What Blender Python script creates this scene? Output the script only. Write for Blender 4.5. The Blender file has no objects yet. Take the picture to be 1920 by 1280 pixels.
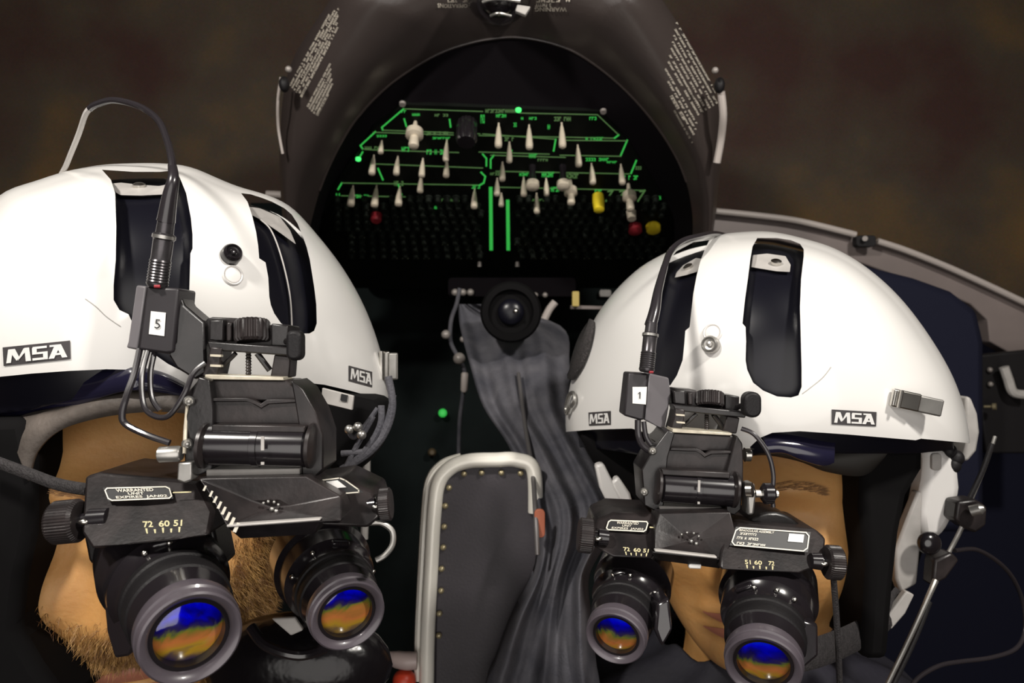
import bpy, bmesh, math, random
from mathutils import Vector, Matrix, Euler
from mathutils.bvhtree import BVHTree
random.seed(11)
C = bpy.context.scene.collection
F = 26.0/36.0*1920.0
def P(px, py, d): return Vector(((px-960.0)/F*d, d, (640.0-py)/F*d))
def px2m(p, d): return p/F*d

# ------------------------------------------------------------------ materials
def mat(name, col, rough=0.5, metal=0.0, var=0.0, scale=60.0, bump=0.0, bscale=None, coat=0.0, spec=0.5, col2=None, emit=None, es=0.0, sss=0.0, detail=4.0):
    m = bpy.data.materials.new(name); m.use_nodes = True
    nt = m.node_tree; b = nt.nodes['Principled BSDF']
    b.inputs['Base Color'].default_value = (*col, 1)
    b.inputs['Roughness'].default_value = rough
    b.inputs['Metallic'].default_value = metal
    b.inputs['Specular IOR Level'].default_value = spec
    b.inputs['Coat Weight'].default_value = coat
    b.inputs['Coat Roughness'].default_value = 0.08
    if sss:
        b.inputs['Subsurface Weight'].default_value = sss
        b.inputs['Subsurface Radius'].default_value = (0.012, 0.004, 0.002)
        b.inputs['Subsurface Scale'].default_value = 0.5
    if emit:
        b.inputs['Emission Color'].default_value = (*emit, 1); b.inputs['Emission Strength'].default_value = es
    if var or bump or col2:
        tc = nt.nodes.new('ShaderNodeTexCoord')
        nz = nt.nodes.new('ShaderNodeTexNoise'); nz.inputs['Scale'].default_value = scale; nz.inputs['Detail'].default_value = detail
        nt.links.new(tc.outputs['Object'], nz.inputs['Vector'])
        if var or col2:
            r = nt.nodes.new('ShaderNodeValToRGB')
            c2 = col2 if col2 else tuple(min(1, c*(1+var)) for c in col)
            c1 = col if col2 else tuple(c*(1-var) for c in col)
            r.color_ramp.elements[0].position = 0.35; r.color_ramp.elements[1].position = 0.65
            r.color_ramp.elements[0].color = (*c1, 1); r.color_ramp.elements[1].color = (*c2, 1)
            nt.links.new(nz.outputs['Fac'], r.inputs['Fac']); nt.links.new(r.outputs['Color'], b.inputs['Base Color'])
        if bump:
            n2 = nt.nodes.new('ShaderNodeTexNoise'); n2.inputs['Scale'].default_value = bscale or scale; n2.inputs['Detail'].default_value = 3
            nt.links.new(tc.outputs['Object'], n2.inputs['Vector'])
            bp = nt.nodes.new('ShaderNodeBump'); bp.inputs['Strength'].default_value = bump; bp.inputs['Distance'].default_value = 0.001
            nt.links.new(n2.outputs['Fac'], bp.inputs['Height']); nt.links.new(bp.outputs['Normal'], b.inputs['Normal'])
    return m

M = {}
M['white'] = mat('gloss_white_shell', (.80,.785,.76), .28, coat=.5, var=.012, scale=14)
M['white2'] = mat('white_plastic', (.74,.72,.70), .4, coat=.2)
M['greyplate'] = mat('grey_plate', (.42,.40,.38), .45, var=.08, scale=80)
M['visor'] = mat('smoked_visor', (.005,.005,.009), .30, spec=.35)
M['navyvisor'] = mat('navy_smoke_visor', (.012,.011,.028), .16, coat=.6)
M['liner'] = mat('black_liner', (.0035,.0032,.0035), .85, spec=.12)
M['black'] = mat('black_anodised', (.009,.0075,.008), .34, var=.45, scale=90, bump=.06, bscale=600, spec=.6)
M['black2'] = mat('worn_black_metal', (.010,.0085,.009), .34, metal=.1, col2=(.030,.024,.024), scale=55, bump=.07, bscale=500, spec=.4)
M['blackgloss'] = mat('gloss_black_barrel', (.012,.010,.012), .2, coat=.35, spec=.6)
M['rubber'] = mat('black_rubber', (.009,.008,.009), .55, spec=.3, bump=.2, bscale=900)
M['ring'] = mat('grey_lens_rim', (.085,.072,.085), .34, coat=.25, var=.12, scale=50)
M['steel'] = mat('bright_steel', (.62,.60,.56), .24, metal=1.0, var=.1, scale=100)
M['steel2'] = mat('satin_steel', (.40,.39,.37), .36, metal=.85, var=.12, scale=80)
M['brass'] = mat('bare_scuffed_edge', (.55,.50,.40), .4, metal=.35, var=.2, scale=120)
M['velcro'] = mat('black_hook_velcro', (.03,.026,.026), .9, bump=1.0, bscale=700, var=.5, scale=700)
M['edge'] = mat('brow_pad_leather', (.085,.07,.060), .6, var=.3, scale=60, bump=.4, bscale=300)
M['strap'] = mat('black_webbing', (.022,.019,.020), .75, bump=.8, bscale=900, var=.3, scale=400)
M['cable'] = mat('black_cable_jacket', (.022,.019,.022), .28, coat=.4)
M['sticker'] = mat('white_sticker', (.80,.79,.77), .5)
M['ink'] = mat('black_ink', (.015,.015,.016), .5)
M['logoback'] = mat('charcoal_logo_field', (.055,.05,.052), .45)
M['print'] = mat('white_print', (.72,.68,.58), .5)
M['cream'] = mat('cream_print', (.80,.72,.42), .5)
M['dimprint'] = mat('dim_grey_print', (.55,.50,.42), .6)
M['skinL'] = mat('tan_skin', (.50,.245,.075), .55, col2=(.60,.32,.11), scale=35, bump=.45, bscale=260, sss=.12)
M['skinR'] = mat('fair_warm_skin', (.50,.245,.075), .52, col2=(.62,.33,.12), scale=28, bump=.4, bscale=220, sss=.12)
M['lip'] = mat('lip_skin', (.42,.16,.10), .45)
M['beard'] = mat('golden_brown_beard', (.13,.055,.016), .6, col2=(.42,.24,.075), scale=160)
M['brow'] = mat('brown_eyebrow', (.24,.12,.045), .6)
M['suit'] = mat('dark_navy_suit', (.012,.011,.019), .8, var=.3, scale=20, bump=.8, bscale=120)
M['eye'] = mat('eye_white', (.6,.55,.5), .1)
M['iris'] = mat('dark_iris', (.03,.015,.01), .1)
M['hood'] = mat('console_hood_paint', (.036,.028,.026), .30, col2=(.048,.038,.035), scale=6, bump=.15, bscale=300)
M['recess'] = mat('console_recess', (.004,.003,.004), .9, spec=.08)
M['panel'] = mat('black_panel_face', (.004,.005,.004), .6, spec=.12)
M['toggle'] = mat('bead_toggle_metal', (.66,.58,.46), .38, metal=.2)
M['togglegrey'] = mat('grey_toggle', (.30,.27,.25), .4, metal=.2)
M['green'] = mat('lit_green_legend', (.02,.2,.04), .5, emit=(.05,.62,.09), es=.62)
M['greendim'] = mat('dim_green_legend', (.12,.16,.09), .5, emit=(.10,.26,.07), es=.45)
M['greenhot'] = mat('green_lamp', (.05,.6,.1), .4, emit=(.08,1,.2), es=1.1)
M['redcap'] = mat('dark_red_cap', (.30,.02,.03), .5)
M['yellow'] = mat('yellow_cap', (.85,.65,.03), .4)
M['breaker'] = mat('breaker_button', (.010,.013,.010), .5, spec=.25)
M['breakerprint'] = mat('breaker_legend', (.34,.38,.28), .6)
M['cloth'] = mat('charcoal_jacket_cloth', (.048,.048,.060), .8, col2=(.10,.097,.11), scale=30, bump=.6, bscale=500)
M['alu'] = mat('polished_aluminium_edge', (.85,.82,.74), .35, metal=.15, coat=.4)
M['rivet'] = mat('dull_brass_rivet', (.42,.36,.22), .35, metal=.6)
M['upholst'] = mat('dark_trim_vinyl', (.035,.030,.036), .55, var=.25, scale=12, bump=.2, bscale=400)
M['frame'] = mat('grey_door_frame', (.20,.165,.155), .5, var=.12, scale=8)
M['rail'] = mat('pale_rail', (.46,.41,.38), .45)
M['navy'] = mat('navy_headrest', (.010,.011,.024), .8, spec=.15, bump=.2, bscale=300)
M['teal'] = mat('dark_cabin_panel', (.008,.011,.011), .9, var=.4, scale=6, spec=.1)
M['ochre'] = mat('ochre_tag', (.55,.42,.12), .6)
M['redlamp'] = mat('red_knob', (.55,.05,.02), .4)
M['palelever'] = mat('pale_pink_lever', (.45,.36,.34), .4)

def wallmat(name, c1, c2, c3):
    m = bpy.data.materials.new(name); m.use_nodes = True
    nt = m.node_tree; b = nt.nodes['Principled BSDF']; b.inputs['Roughness'].default_value = .75
    b.inputs['Specular IOR Level'].default_value = .2
    tc = nt.nodes.new('ShaderNodeTexCoord')
    n1 = nt.nodes.new('ShaderNodeTexNoise'); n1.inputs['Scale'].default_value = 2.6; n1.inputs['Detail'].default_value = 6
    n2 = nt.nodes.new('ShaderNodeTexNoise'); n2.inputs['Scale'].default_value = 240; n2.inputs['Detail'].default_value = 1
    nt.links.new(tc.outputs['Object'], n1.inputs['Vector']); nt.links.new(tc.outputs['Object'], n2.inputs['Vector'])
    r = nt.nodes.new('ShaderNodeValToRGB'); e = r.color_ramp.elements
    e[0].position = .36; e[0].color = (*c1, 1); e[1].position = .68; e[1].color = (*c3, 1)
    k = e.new(.52); k.color = (*c2, 1)
    nt.links.new(n1.outputs['Fac'], r.inputs['Fac'])
    mx = nt.nodes.new('ShaderNodeMix'); mx.data_type = 'RGBA'; mx.blend_type = 'MULTIPLY'; mx.inputs['Factor'].default_value = .5
    nt.links.new(r.outputs['Color'], mx.inputs[6]); nt.links.new(n2.outputs['Color'], mx.inputs[7])
    nt.links.new(mx.outputs[2], b.inputs['Base Color'])
    return m
M['wallL'] = wallmat('mottled_dark_brown_wall', (.095,.050,.042), (.12,.092,.066), (.23,.14,.06))
M['wallR'] = wallmat('mottled_dark_brown_wall_right', (.10,.06,.05), (.13,.10,.08), (.16,.11,.08))

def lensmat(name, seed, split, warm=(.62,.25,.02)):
    # coated objective: blue over amber reflections painted into base colour, boundary wanders
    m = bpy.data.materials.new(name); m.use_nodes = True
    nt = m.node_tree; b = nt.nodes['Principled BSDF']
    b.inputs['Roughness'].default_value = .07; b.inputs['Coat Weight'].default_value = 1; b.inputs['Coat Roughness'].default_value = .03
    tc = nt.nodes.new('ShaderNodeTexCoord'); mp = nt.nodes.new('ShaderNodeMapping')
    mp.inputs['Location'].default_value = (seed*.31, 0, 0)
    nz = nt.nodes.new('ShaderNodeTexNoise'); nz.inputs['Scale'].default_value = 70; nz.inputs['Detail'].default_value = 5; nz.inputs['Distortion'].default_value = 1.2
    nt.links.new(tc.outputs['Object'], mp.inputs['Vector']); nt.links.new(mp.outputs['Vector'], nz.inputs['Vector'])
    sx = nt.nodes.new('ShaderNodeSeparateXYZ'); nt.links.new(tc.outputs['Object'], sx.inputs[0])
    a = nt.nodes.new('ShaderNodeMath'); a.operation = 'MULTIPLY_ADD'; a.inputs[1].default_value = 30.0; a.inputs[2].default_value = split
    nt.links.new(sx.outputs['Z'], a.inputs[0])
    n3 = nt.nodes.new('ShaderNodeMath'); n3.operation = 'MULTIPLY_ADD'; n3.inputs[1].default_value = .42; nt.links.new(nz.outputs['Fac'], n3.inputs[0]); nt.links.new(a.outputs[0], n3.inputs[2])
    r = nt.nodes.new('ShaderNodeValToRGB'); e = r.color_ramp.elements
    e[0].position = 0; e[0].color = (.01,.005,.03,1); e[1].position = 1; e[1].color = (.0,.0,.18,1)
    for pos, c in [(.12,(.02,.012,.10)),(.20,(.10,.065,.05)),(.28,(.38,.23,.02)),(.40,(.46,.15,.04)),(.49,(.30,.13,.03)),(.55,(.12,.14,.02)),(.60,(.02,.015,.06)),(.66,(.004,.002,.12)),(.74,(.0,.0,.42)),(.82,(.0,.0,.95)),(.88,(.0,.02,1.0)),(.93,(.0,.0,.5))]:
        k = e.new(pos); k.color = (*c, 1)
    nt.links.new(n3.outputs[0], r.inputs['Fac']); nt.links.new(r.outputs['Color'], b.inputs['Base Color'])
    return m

# ------------------------------------------------------------------ object helpers
WL = {}
def root(name, loc, label, cat, group=None):
    o = bpy.data.objects.new(name, None); C.objects.link(o); o.location = loc; o.empty_display_size = .02
    WL[o.name] = Vector(loc); o['label'] = label; o['category'] = cat
    if group: o['group'] = group
    return o
def tag(o, label, cat, group=None):
    o['label'] = label; o['category'] = cat
    if group: o['group'] = group
    return o
def structure(o, label=None):
    o['kind'] = 'structure'
    if label: o['label'] = label
    return o
def put(name, me, m, parent=None, smooth=True, bevel=0.0, sharp=35, label=None):
    vs = me.vertices
    c = Vector((0, 0, 0))
    if len(vs):
        mn = Vector((min(v.co[i] for v in vs) for i in range(3))); mx = Vector((max(v.co[i] for v in vs) for i in range(3))); c = (mn+mx)/2
        me.transform(Matrix.Translation(-c))
    o = bpy.data.objects.new(name, me); C.objects.link(o); o.location = c
    if m is not None:
        me.materials.clear(); me.materials.append(m)
    if smooth:
        me.polygons.foreach_set('use_smooth', [True]*len(me.polygons))
        if sharp: me.set_sharp_from_angle(angle=math.radians(sharp))
    if bevel:
        b = o.modifiers.new('Bevel', 'BEVEL'); b.width = bevel; b.segments = 2; b.limit_method = 'ANGLE'; b.angle_limit = math.radians(30); b.harden_normals = False
    WL[o.name] = c.copy()
    if parent is not None:
        o.parent = parent; o.matrix_parent_inverse = Matrix.Translation(-WL[parent.name])
    if label: o['label'] = label
    return o
def mesh(verts, faces, fix=True):
    me = bpy.data.meshes.new('mesh'); me.from_pydata([tuple(v) for v in verts], [], faces); me.update()
    if fix:
        bm = bmesh.new(); bm.from_mesh(me); bmesh.ops.recalc_face_normals(bm, faces=bm.faces); bm.to_mesh(me); bm.free()
    return me
def joinm(parts):
    V = []; Fc = []
    for v, f in parts:
        n = len(V); V += list(v); Fc += [tuple(i+n for i in q) for q in f]
    return V, Fc
def cr(pts, n=8, closed=False):
    """Catmull-Rom through the points"""
    pts = [Vector(p) for p in pts]; out = []
    N = len(pts)
    for i in range(N if closed else N-1):
        if closed: p0, p1, p2, p3 = pts[(i-1) % N], pts[i], pts[(i+1) % N], pts[(i+2) % N]
        else: p0, p1, p2, p3 = pts[max(i-1, 0)], pts[i], pts[i+1], pts[min(i+2, N-1)]
        for k in range(n):
            t = k/n
            out.append(0.5*((2*p1)+(-p0+p2)*t+(2*p0-5*p1+4*p2-p3)*t*t+(-p0+3*p1-3*p2+p3)*t*t*t))
    if not closed: out.append(pts[-1])
    return out
def sweep(pts, r, seg=10, flat=1.0):
    pts = [Vector(p) for p in pts]; n = len(pts)
    rs = r if isinstance(r, (list, tuple)) else [r]*n
    if len(rs) != n: rs = [rs[int(i*(len(rs)-1)/(n-1))]+(rs[min(int(i*(len(rs)-1)/(n-1))+1, len(rs)-1)]-rs[int(i*(len(rs)-1)/(n-1))])*((i*(len(rs)-1)/(n-1)) % 1) for i in range(n)]
    t0 = (pts[1]-pts[0]).normalized(); u = t0.cross(Vector((0, 1, 0)))
    if u.length < .05: u = t0.cross(Vector((1, 0, 0)))
    u.normalize(); V = []; Fc = []
    for i in range(n):
        t = (pts[min(i+1, n-1)]-pts[max(i-1, 0)]).normalized()
        u = (u-t*u.dot(t)).normalized(); w = t.cross(u)
        for k in range(seg):
            a = 2*math.pi*k/seg; V.append(pts[i]+(u*math.cos(a)+w*math.sin(a)*flat)*rs[i])
    for i in range(n-1):
        for k in range(seg):
            a = i*seg+k; b = i*seg+(k+1) % seg; Fc.append((a, b, b+seg, a+seg))
    Fc.append(tuple(range(seg-1, -1, -1))); Fc.append(tuple((n-1)*seg+k for k in range(seg)))
    return V, Fc
def tube(name, pts, r, m, parent=None, smooth_path=True, n=8, seg=10, flat=1.0, label=None):
    p = cr(pts, n) if smooth_path and len(pts) > 2 else pts
    return put(name, mesh(*sweep(p, r, seg, flat)), m, parent, label=label)
def lathe_geo(A, B, prof, seg=40):
    A = Vector(A); B = Vector(B); ax = B-A; L = ax.length; t = ax.normalized()
    u = t.cross(Vector((0, 0, 1)))
    if u.length < .05: u = t.cross(Vector((1, 0, 0)))
    u.normalize(); w = t.cross(u); V = []; Fc = []
    for s, r in prof:
        for k in range(seg):
            a = 2*math.pi*k/seg; V.append(A+t*(s*L)+(u*math.cos(a)+w*math.sin(a))*r)
    for i in range(len(prof)-1):
        for k in range(seg):
            a = i*seg+k; b = i*seg+(k+1) % seg; Fc.append((a, b, b+seg, a+seg))
    Fc.append(tuple(range(seg-1, -1, -1))); Fc.append(tuple((len(prof)-1)*seg+k for k in range(seg)))
    return V, Fc
def lathe(name, A, B, prof, m, parent=None, seg=40, label=None, sharp=35):
    return put(name, mesh(*lathe_geo(A, B, prof, seg)), m, parent, label=label, sharp=sharp)
def knurl(name, A, B, r, m, parent=None, teeth=24, depth=.06, label=None, cham=.12):
    """ribbed knob"""
    A = Vector(A); B = Vector(B); seg = teeth*4; V, Fc = [], []
    t = (B-A).normalized(); L = (B-A).length; u = t.cross(Vector((0, 0, 1)))
    if u.length < .05: u = t.cross(Vector((1, 0, 0)))
    u.normalize(); w = t.cross(u)
    pr = [(0, .55), (0, 1-cham), (cham, 1), (1-cham, 1), (1, 1-cham), (1, .5)]
    for s, rr in pr:
        for k in range(seg):
            a = 2*math.pi*k/seg; q = r*rr*(1-(depth if (k % 4) in (0, 1) and rr > .6 else 0))
            V.append(A+t*s*L+(u*math.cos(a)+w*math.sin(a))*q)
    for i in range(len(pr)-1):
        for k in range(seg):
            a = i*seg+k; b = i*seg+(k+1) % seg; Fc.append((a, b, b+seg, a+seg))
    Fc.append(tuple(range(seg-1, -1, -1))); Fc.append(tuple((len(pr)-1)*seg+k for k in range(seg)))
    return put(name, mesh(V, Fc), m, parent, label=label, sharp=25)
def prism_geo(pts, t, push=None):
    """pts: list of (px,py,d) front outline; extruded away by t metres"""
    n = len(pts); fr = [P(*p) for p in pts]; push = push or Vector((0, 1, 0))
    V = fr+[v+push*t for v in fr]
    Fc = [tuple(range(n)), tuple(range(2*n-1, n-1, -1))]+[(i, i+n, (i+1) % n+n, (i+1) % n) for i in range(n)]
    return V, Fc
def prism(name, pts, d, t, m, parent=None, bevel=.0008, label=None, push=None):
    pts = [(p[0], p[1], p[2] if len(p) > 2 else d) for p in pts]
    return put(name, mesh(*prism_geo(pts, t, push)), m, parent, bevel=bevel, label=label)
def rrect(x0, y0, x1, y1, r, n=5):
    o = []
    for cx, cy, a0 in ((x1-r, y0+r, -90), (x1-r, y1-r, 0), (x0+r, y1-r, 90), (x0+r, y0+r, 180)):
        for k in range(n+1):
            a = math.radians(a0+90*k/n); o.append((cx+r*math.cos(a), cy+r*math.sin(a)))
    return o
def ball(name, c, r, m, parent=None, sc=(1, 1, 1), label=None):
    bm = bmesh.new(); bmesh.ops.create_uvsphere(bm, u_segments=20, v_segments=12, radius=r)
    me = bpy.data.meshes.new('mesh'); bmesh.ops.scale(bm, vec=sc, verts=bm.verts); bmesh.ops.translate(bm, vec=Vector(c), verts=bm.verts); bm.to_mesh(me); bm.free()
    return put(name, me, m, parent, label=label)
def evalmesh(o):
    bpy.context.view_layer.update()
    dg = bpy.context.evaluated_depsgraph_get()
    return bpy.data.meshes.new_from_object(o.evaluated_get(dg), depsgraph=dg)

# flat text as polygons in text units (x right, y up), cached
_tc = {}
def textpoly(s, bold=0.0):
    if (s, bold) in _tc: return _tc[(s, bold)]
    cu = bpy.data.curves.new('txt', 'FONT'); cu.body = s; cu.size = 1; cu.offset = bold; cu.resolution_u = 3
    o = bpy.data.objects.new('txt', cu); C.objects.link(o)
    me = evalmesh(o)
    V = [(v.co.x, v.co.y) for v in me.vertices]; Fc = [tuple(p.vertices) for p in me.polygons]
    bpy.data.objects.remove(o); bpy.data.meshes.remove(me); bpy.data.curves.remove(cu)
    x0 = min(v[0] for v in V); x1 = max(v[0] for v in V); y0 = min(v[1] for v in V); y1 = max(v[1] for v in V)
    V = [((x-x0)/(x1-x0), (y-y0)/(y1-y0)) for x, y in V]
    _tc[(s, bold)] = (V, Fc, (x1-x0)/(y1-y0)); return _tc[(s, bold)]
def bil(q, u, v):
    """q: tl,tr,br,bl ; u right, v down"""
    a = [q[0][i]*(1-u)+q[1][i]*u for i in range(2)]; b = [q[3][i]*(1-u)+q[2][i]*u for i in range(2)]
    return a[0]*(1-v)+b[0]*v, a[1]*(1-v)+b[1]*v
def surf_mapper(bvh, off, strict=False):
    def f(px, py):
        d = P(px, py, 1).normalized(); h = bvh.ray_cast(Vector((0, 0, 0)), d)
        if h[0] is None: return None if strict else d*.6
        n = h[1];  n = -n if n.dot(d) > 0 else n
        return h[0]+n*off
    return f
def plane_mapper(d, off=0): return lambda px, py: P(px, py, (d(px, py) if callable(d) else d))*(1-off/(d(px, py) if callable(d) else d))
def quad_patch(q, f, n=8, mm=4):
    V = []; Fc = []
    for j in range(mm+1):
        for i in range(n+1):
            V.append(f(*bil(q, i/n, j/mm)))
    for j in range(mm):
        for i in range(n):
            a = j*(n+1)+i; Fc.append((a, a+1, a+n+2, a+n+1))
    return V, Fc
MSA_STROKES = []
def poly_letter(quads, f, q):
    parts = []
    for c in quads:
        parts.append(([f(*bil(q, x, 1-y)) for x, y in c], [tuple(range(len(c)))]))
    return parts
MSA = [ # blocky wordmark, unit box
 [(.05,.14),(.12,.14),(.16,.86),(.09,.86)], [(.09,.86),(.19,.86),(.245,.42),(.205,.22)],[(.205,.22),(.245,.42),(.32,.86),(.33,.60)],[(.25,.40),(.22,.2),(.33,.86),(.40,.86)],[(.33,.86),(.40,.86),(.42,.14),(.34,.14)],
 [(.45,.74),(.66,.74),(.66,.86),(.45,.86)],[(.44,.47),(.51,.47),(.51,.80),(.44,.80)],[(.44,.45),(.67,.45),(.67,.56),(.44,.56)],[(.60,.2),(.67,.2),(.67,.50),(.60,.50)],[(.44,.14),(.67,.14),(.67,.26),(.44,.26)],
 [(.68,.14),(.76,.14),(.87,.86),(.78,.86)],[(.79,.86),(.87,.86),(.96,.14),(.88,.14)],[(.73,.30),(.91,.30),(.91,.41),(.73,.41)],[(.70,.86),(.86,.86),(.86,.76),(.70,.76)]]
def logo(bvh, q, parent, nm='logo_sticker'):
    f0 = surf_mapper(bvh, .0004); f1 = surf_mapper(bvh, .0008)
    s = put(nm, mesh(*quad_patch(q, f0, 12, 5), fix=False), M['logoback'], parent, sharp=0)
    put('logo_lettering', mesh(*joinm(poly_letter(MSA, f1, q)), fix=False), M['sticker'], s, smooth=False, label='white MSA lettering')
def text_on(name, s, q, f, m, parent, bold=.0, label=None):
    V, Fc, asp = textpoly(s, bold)
    return put(name, mesh([f(*bil(q, x, 1-y)) for x, y in V], Fc, fix=False), m, parent, smooth=False, label=label)
def marks(lines, f, seed=0, w=.055, gap=.5):
    """rows of illegible tiny lettering; lines = list of quads"""
    rnd = random.Random(seed); parts = []
    for q in lines:
        u = 0.0
        n = max(3, int(1/w))
        for i in range(n):
            if rnd.random() < .13: continue
            a = i/n; b = a+(.80)/n
            k = rnd.random()
            if k < .33: qs = [(a, 0, a+.35*(b-a), 1), (a, 0, b, .3)]
            elif k < .66: qs = [(a, 0, b, .25), (a, .75, b, 1), (a+.6*(b-a), 0, b, 1)]
            else: qs = [(a, 0, a+.3*(b-a), 1), (a+.7*(b-a), 0, b, 1), (a, .4, b, .65)]
            for x0, y0, x1, y1 in qs:
                vv = [f(*bil(q, x, y)) for x, y in ((x0, y0), (x1, y0), (x1, y1), (x0, y1))]
                if None in vv or max((v-vv[0]).length for v in vv) > .03: continue
                parts.append((vv, [(0, 1, 2, 3)]))
    return joinm(parts)
def outline_strip(pts, w, f, closed=False):
    """thin ribbon of width w px following the polyline"""
    parts = []; n = len(pts)
    for i in range(n if closed else n-1):
        a = Vector(pts[i]); b = Vector(pts[(i+1) % n]); t = (b-a)
        if t.length < 1e-6: continue
        t.normalize(); nn = Vector((-t.y, t.x))*w/2; a2 = a-t*w*.4; b2 = b+t*w*.4
        parts.append(([f(*(a2+nn)), f(*(b2+nn)), f(*(b2-nn)), f(*(a2-nn))], [(0, 1, 2, 3)]))
    return parts

# ------------------------------------------------------------------ helmet shell
def inflate(outline, Cp, D, Bf, Bb, nth=144, nph=84, scale=1.0, shift=0.0):
    n = P(Cp[0], Cp[1], 1).normalized(); u = Vector((n.y, -n.x, 0)).normalized(); w = u.cross(n)
    cen = n*(D+shift); De = math.sqrt(D*D-Bf*Bf)
    dense = cr([(x, y, 0) for x, y in outline], 14, True); pol = []
    for q in dense:
        r = P(q.x, q.y, 1).normalized(); a = r.dot(u)/r.dot(n); b = r.dot(w)/r.dot(n)
        pol.append((math.atan2(b, a), math.hypot(a, b)*De))
    pol.sort(); K = len(pol)
    def rad(th):
        th = (th+math.pi) % (2*math.pi)-math.pi
        for i in range(K):
            t0, r0 = pol[i-1] if i else (pol[-1][0]-2*math.pi, pol[-1][1]); t1, r1 = pol[i]
            if t0 <= th <= t1: return r0+(r1-r0)*((th-t0)/(t1-t0) if t1 > t0 else 0)
        t0, r0 = pol[-1]; t1, r1 = pol[0][0]+2*math.pi, pol[0][1]
        return r0+(r1-r0)*(th-t0)/(t1-t0)
    R = [rad(2*math.pi*k/nth) for k in range(nth)]
    for _ in range(2): R = [(R[k-1]+2*R[k]+R[(k+1) % nth])/4 for k in range(nth)]
    mean = sum(R)/nth
    V = [cen-n*Bf*scale]; Fc = []
    for j in range(1, nph):
        ph = math.pi/2-math.pi*j/nph; c = math.cos(ph)**.92; s = math.sin(ph)
        bl = min(1, c*1.15)
        for k in range(nth):
            a = 2*math.pi*k/nth; r = (mean*(1-bl)+R[k]*bl)*c*scale
            V.append(cen+(u*math.cos(a)+w*math.sin(a))*r-n*(Bf if s > 0 else Bb)*s*scale)
    V.append(cen+n*Bb*scale)
    for k in range(nth): Fc.append((0, 1+(k+1) % nth, 1+k))
    for j in range(nph-2):
        for k in range(nth):
            a = 1+j*nth+k; b = 1+j*nth+(k+1) % nth; Fc.append((a, b, b+nth, a+nth))
    L = len(V)-1
    for k in range(nth): Fc.append((L, 1+(nph-2)*nth+k, 1+(nph-2)*nth+(k+1) % nth))
    return V, Fc
def bvh_of(V, Fc): return BVHTree.FromPolygons([tuple(v) for v in V], Fc)
def frustum(poly, d0, d1):
    n = len(poly); V = [P(x, y, d0) for x, y in poly]+[P(x, y, d1) for x, y in poly]
    return V, [tuple(range(n)), tuple(range(2*n-1, n-1, -1))]+[(i, i+n, (i+1) % n+n, (i+1) % n) for i in range(n)]
def carve(V, Fc, cutters):
    me = mesh(V, Fc, fix=False)
    bm = bmesh.new(); bm.from_mesh(me); bmesh.ops.recalc_face_normals(bm, faces=bm.faces); bm.to_mesh(me); bm.free()
    o = bpy.data.objects.new('tmp', me); C.objects.link(o); tmp = []
    for cv in cutters:
        c = bpy.data.objects.new('tmpcut', mesh(*cv)); C.objects.link(c); tmp.append(c)
        b = o.modifiers.new('b', 'BOOLEAN'); b.operation = 'DIFFERENCE'; b.object = c; b.solver = 'EXACT'
    out = evalmesh(o)
    for t in tmp: bpy.data.objects.remove(t)
    bpy.data.objects.remove(o)
    return out
def shrinkcopy(V, Fc, dist):
    """offset surface inward by dist, flipped, for a hollow shell"""
    me = mesh(V, Fc); me.update(); nv = [v.normal.copy() for v in me.vertices]
    V2 = [Vector(v)-n*dist for v, n in zip(V, nv)]
    return V2, [tuple(reversed(f)) for f in Fc]

def helmet(cfg):
    r = root('flight_helmet', P(cfg['C'][0], cfg['C'][1], cfg['D']), cfg['label'], 'helmet', None)
    V, Fc = inflate(cfg['outline'], cfg['C'], cfg['D'], cfg['B'], cfg['B']*1.02)
    bv = bvh_of(V, Fc)
    inner = shrinkcopy(V, Fc, .0042)
    hv, hf = joinm([(V, Fc), inner])
    # keep winding of the cavity
    me = mesh(hv, hf, fix=False)
    bm = bmesh.new(); bm.from_mesh(me); bm.normal_update()
    vol = bm.calc_volume(signed=True)
    if vol < 0: bmesh.ops.reverse_faces(bm, faces=bm.faces)
    bm.to_mesh(me); bm.free()
    o = bpy.data.objects.new('tmp', me); C.objects.link(o); tmp = []
    for poly in cfg['slots']+[cfg['brim']]:
        c = bpy.data.objects.new('tmpcut', mesh(*frustum(poly, .2, cfg['D'] if poly is not cfg['brim'] else 1.3))); C.objects.link(c); tmp.append(c)
        b = o.modifiers.new('b', 'BOOLEAN'); b.operation = 'DIFFERENCE'; b.object = c; b.solver = 'EXACT'
    out = evalmesh(o)
    for t in tmp: bpy.data.objects.remove(t)
    bpy.data.objects.remove(o)
    put('shell', out, M['white'], r, sharp=38, bevel=0)
    # dark visor and liner nested inside the shell
    V2, F2 = shrinkcopy(V, Fc, .0095); V2b, _ = shrinkcopy(V, Fc, .0115)
    lm = mesh(V2, [tuple(reversed(f)) for f in F2], fix=True)
    me = carve(V2, [tuple(reversed(f)) for f in F2], [frustum(cfg['linercut'], .2, 1.3)])
    put('visor', me, M['visor'], r, sharp=0)
    return r, bv

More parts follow.
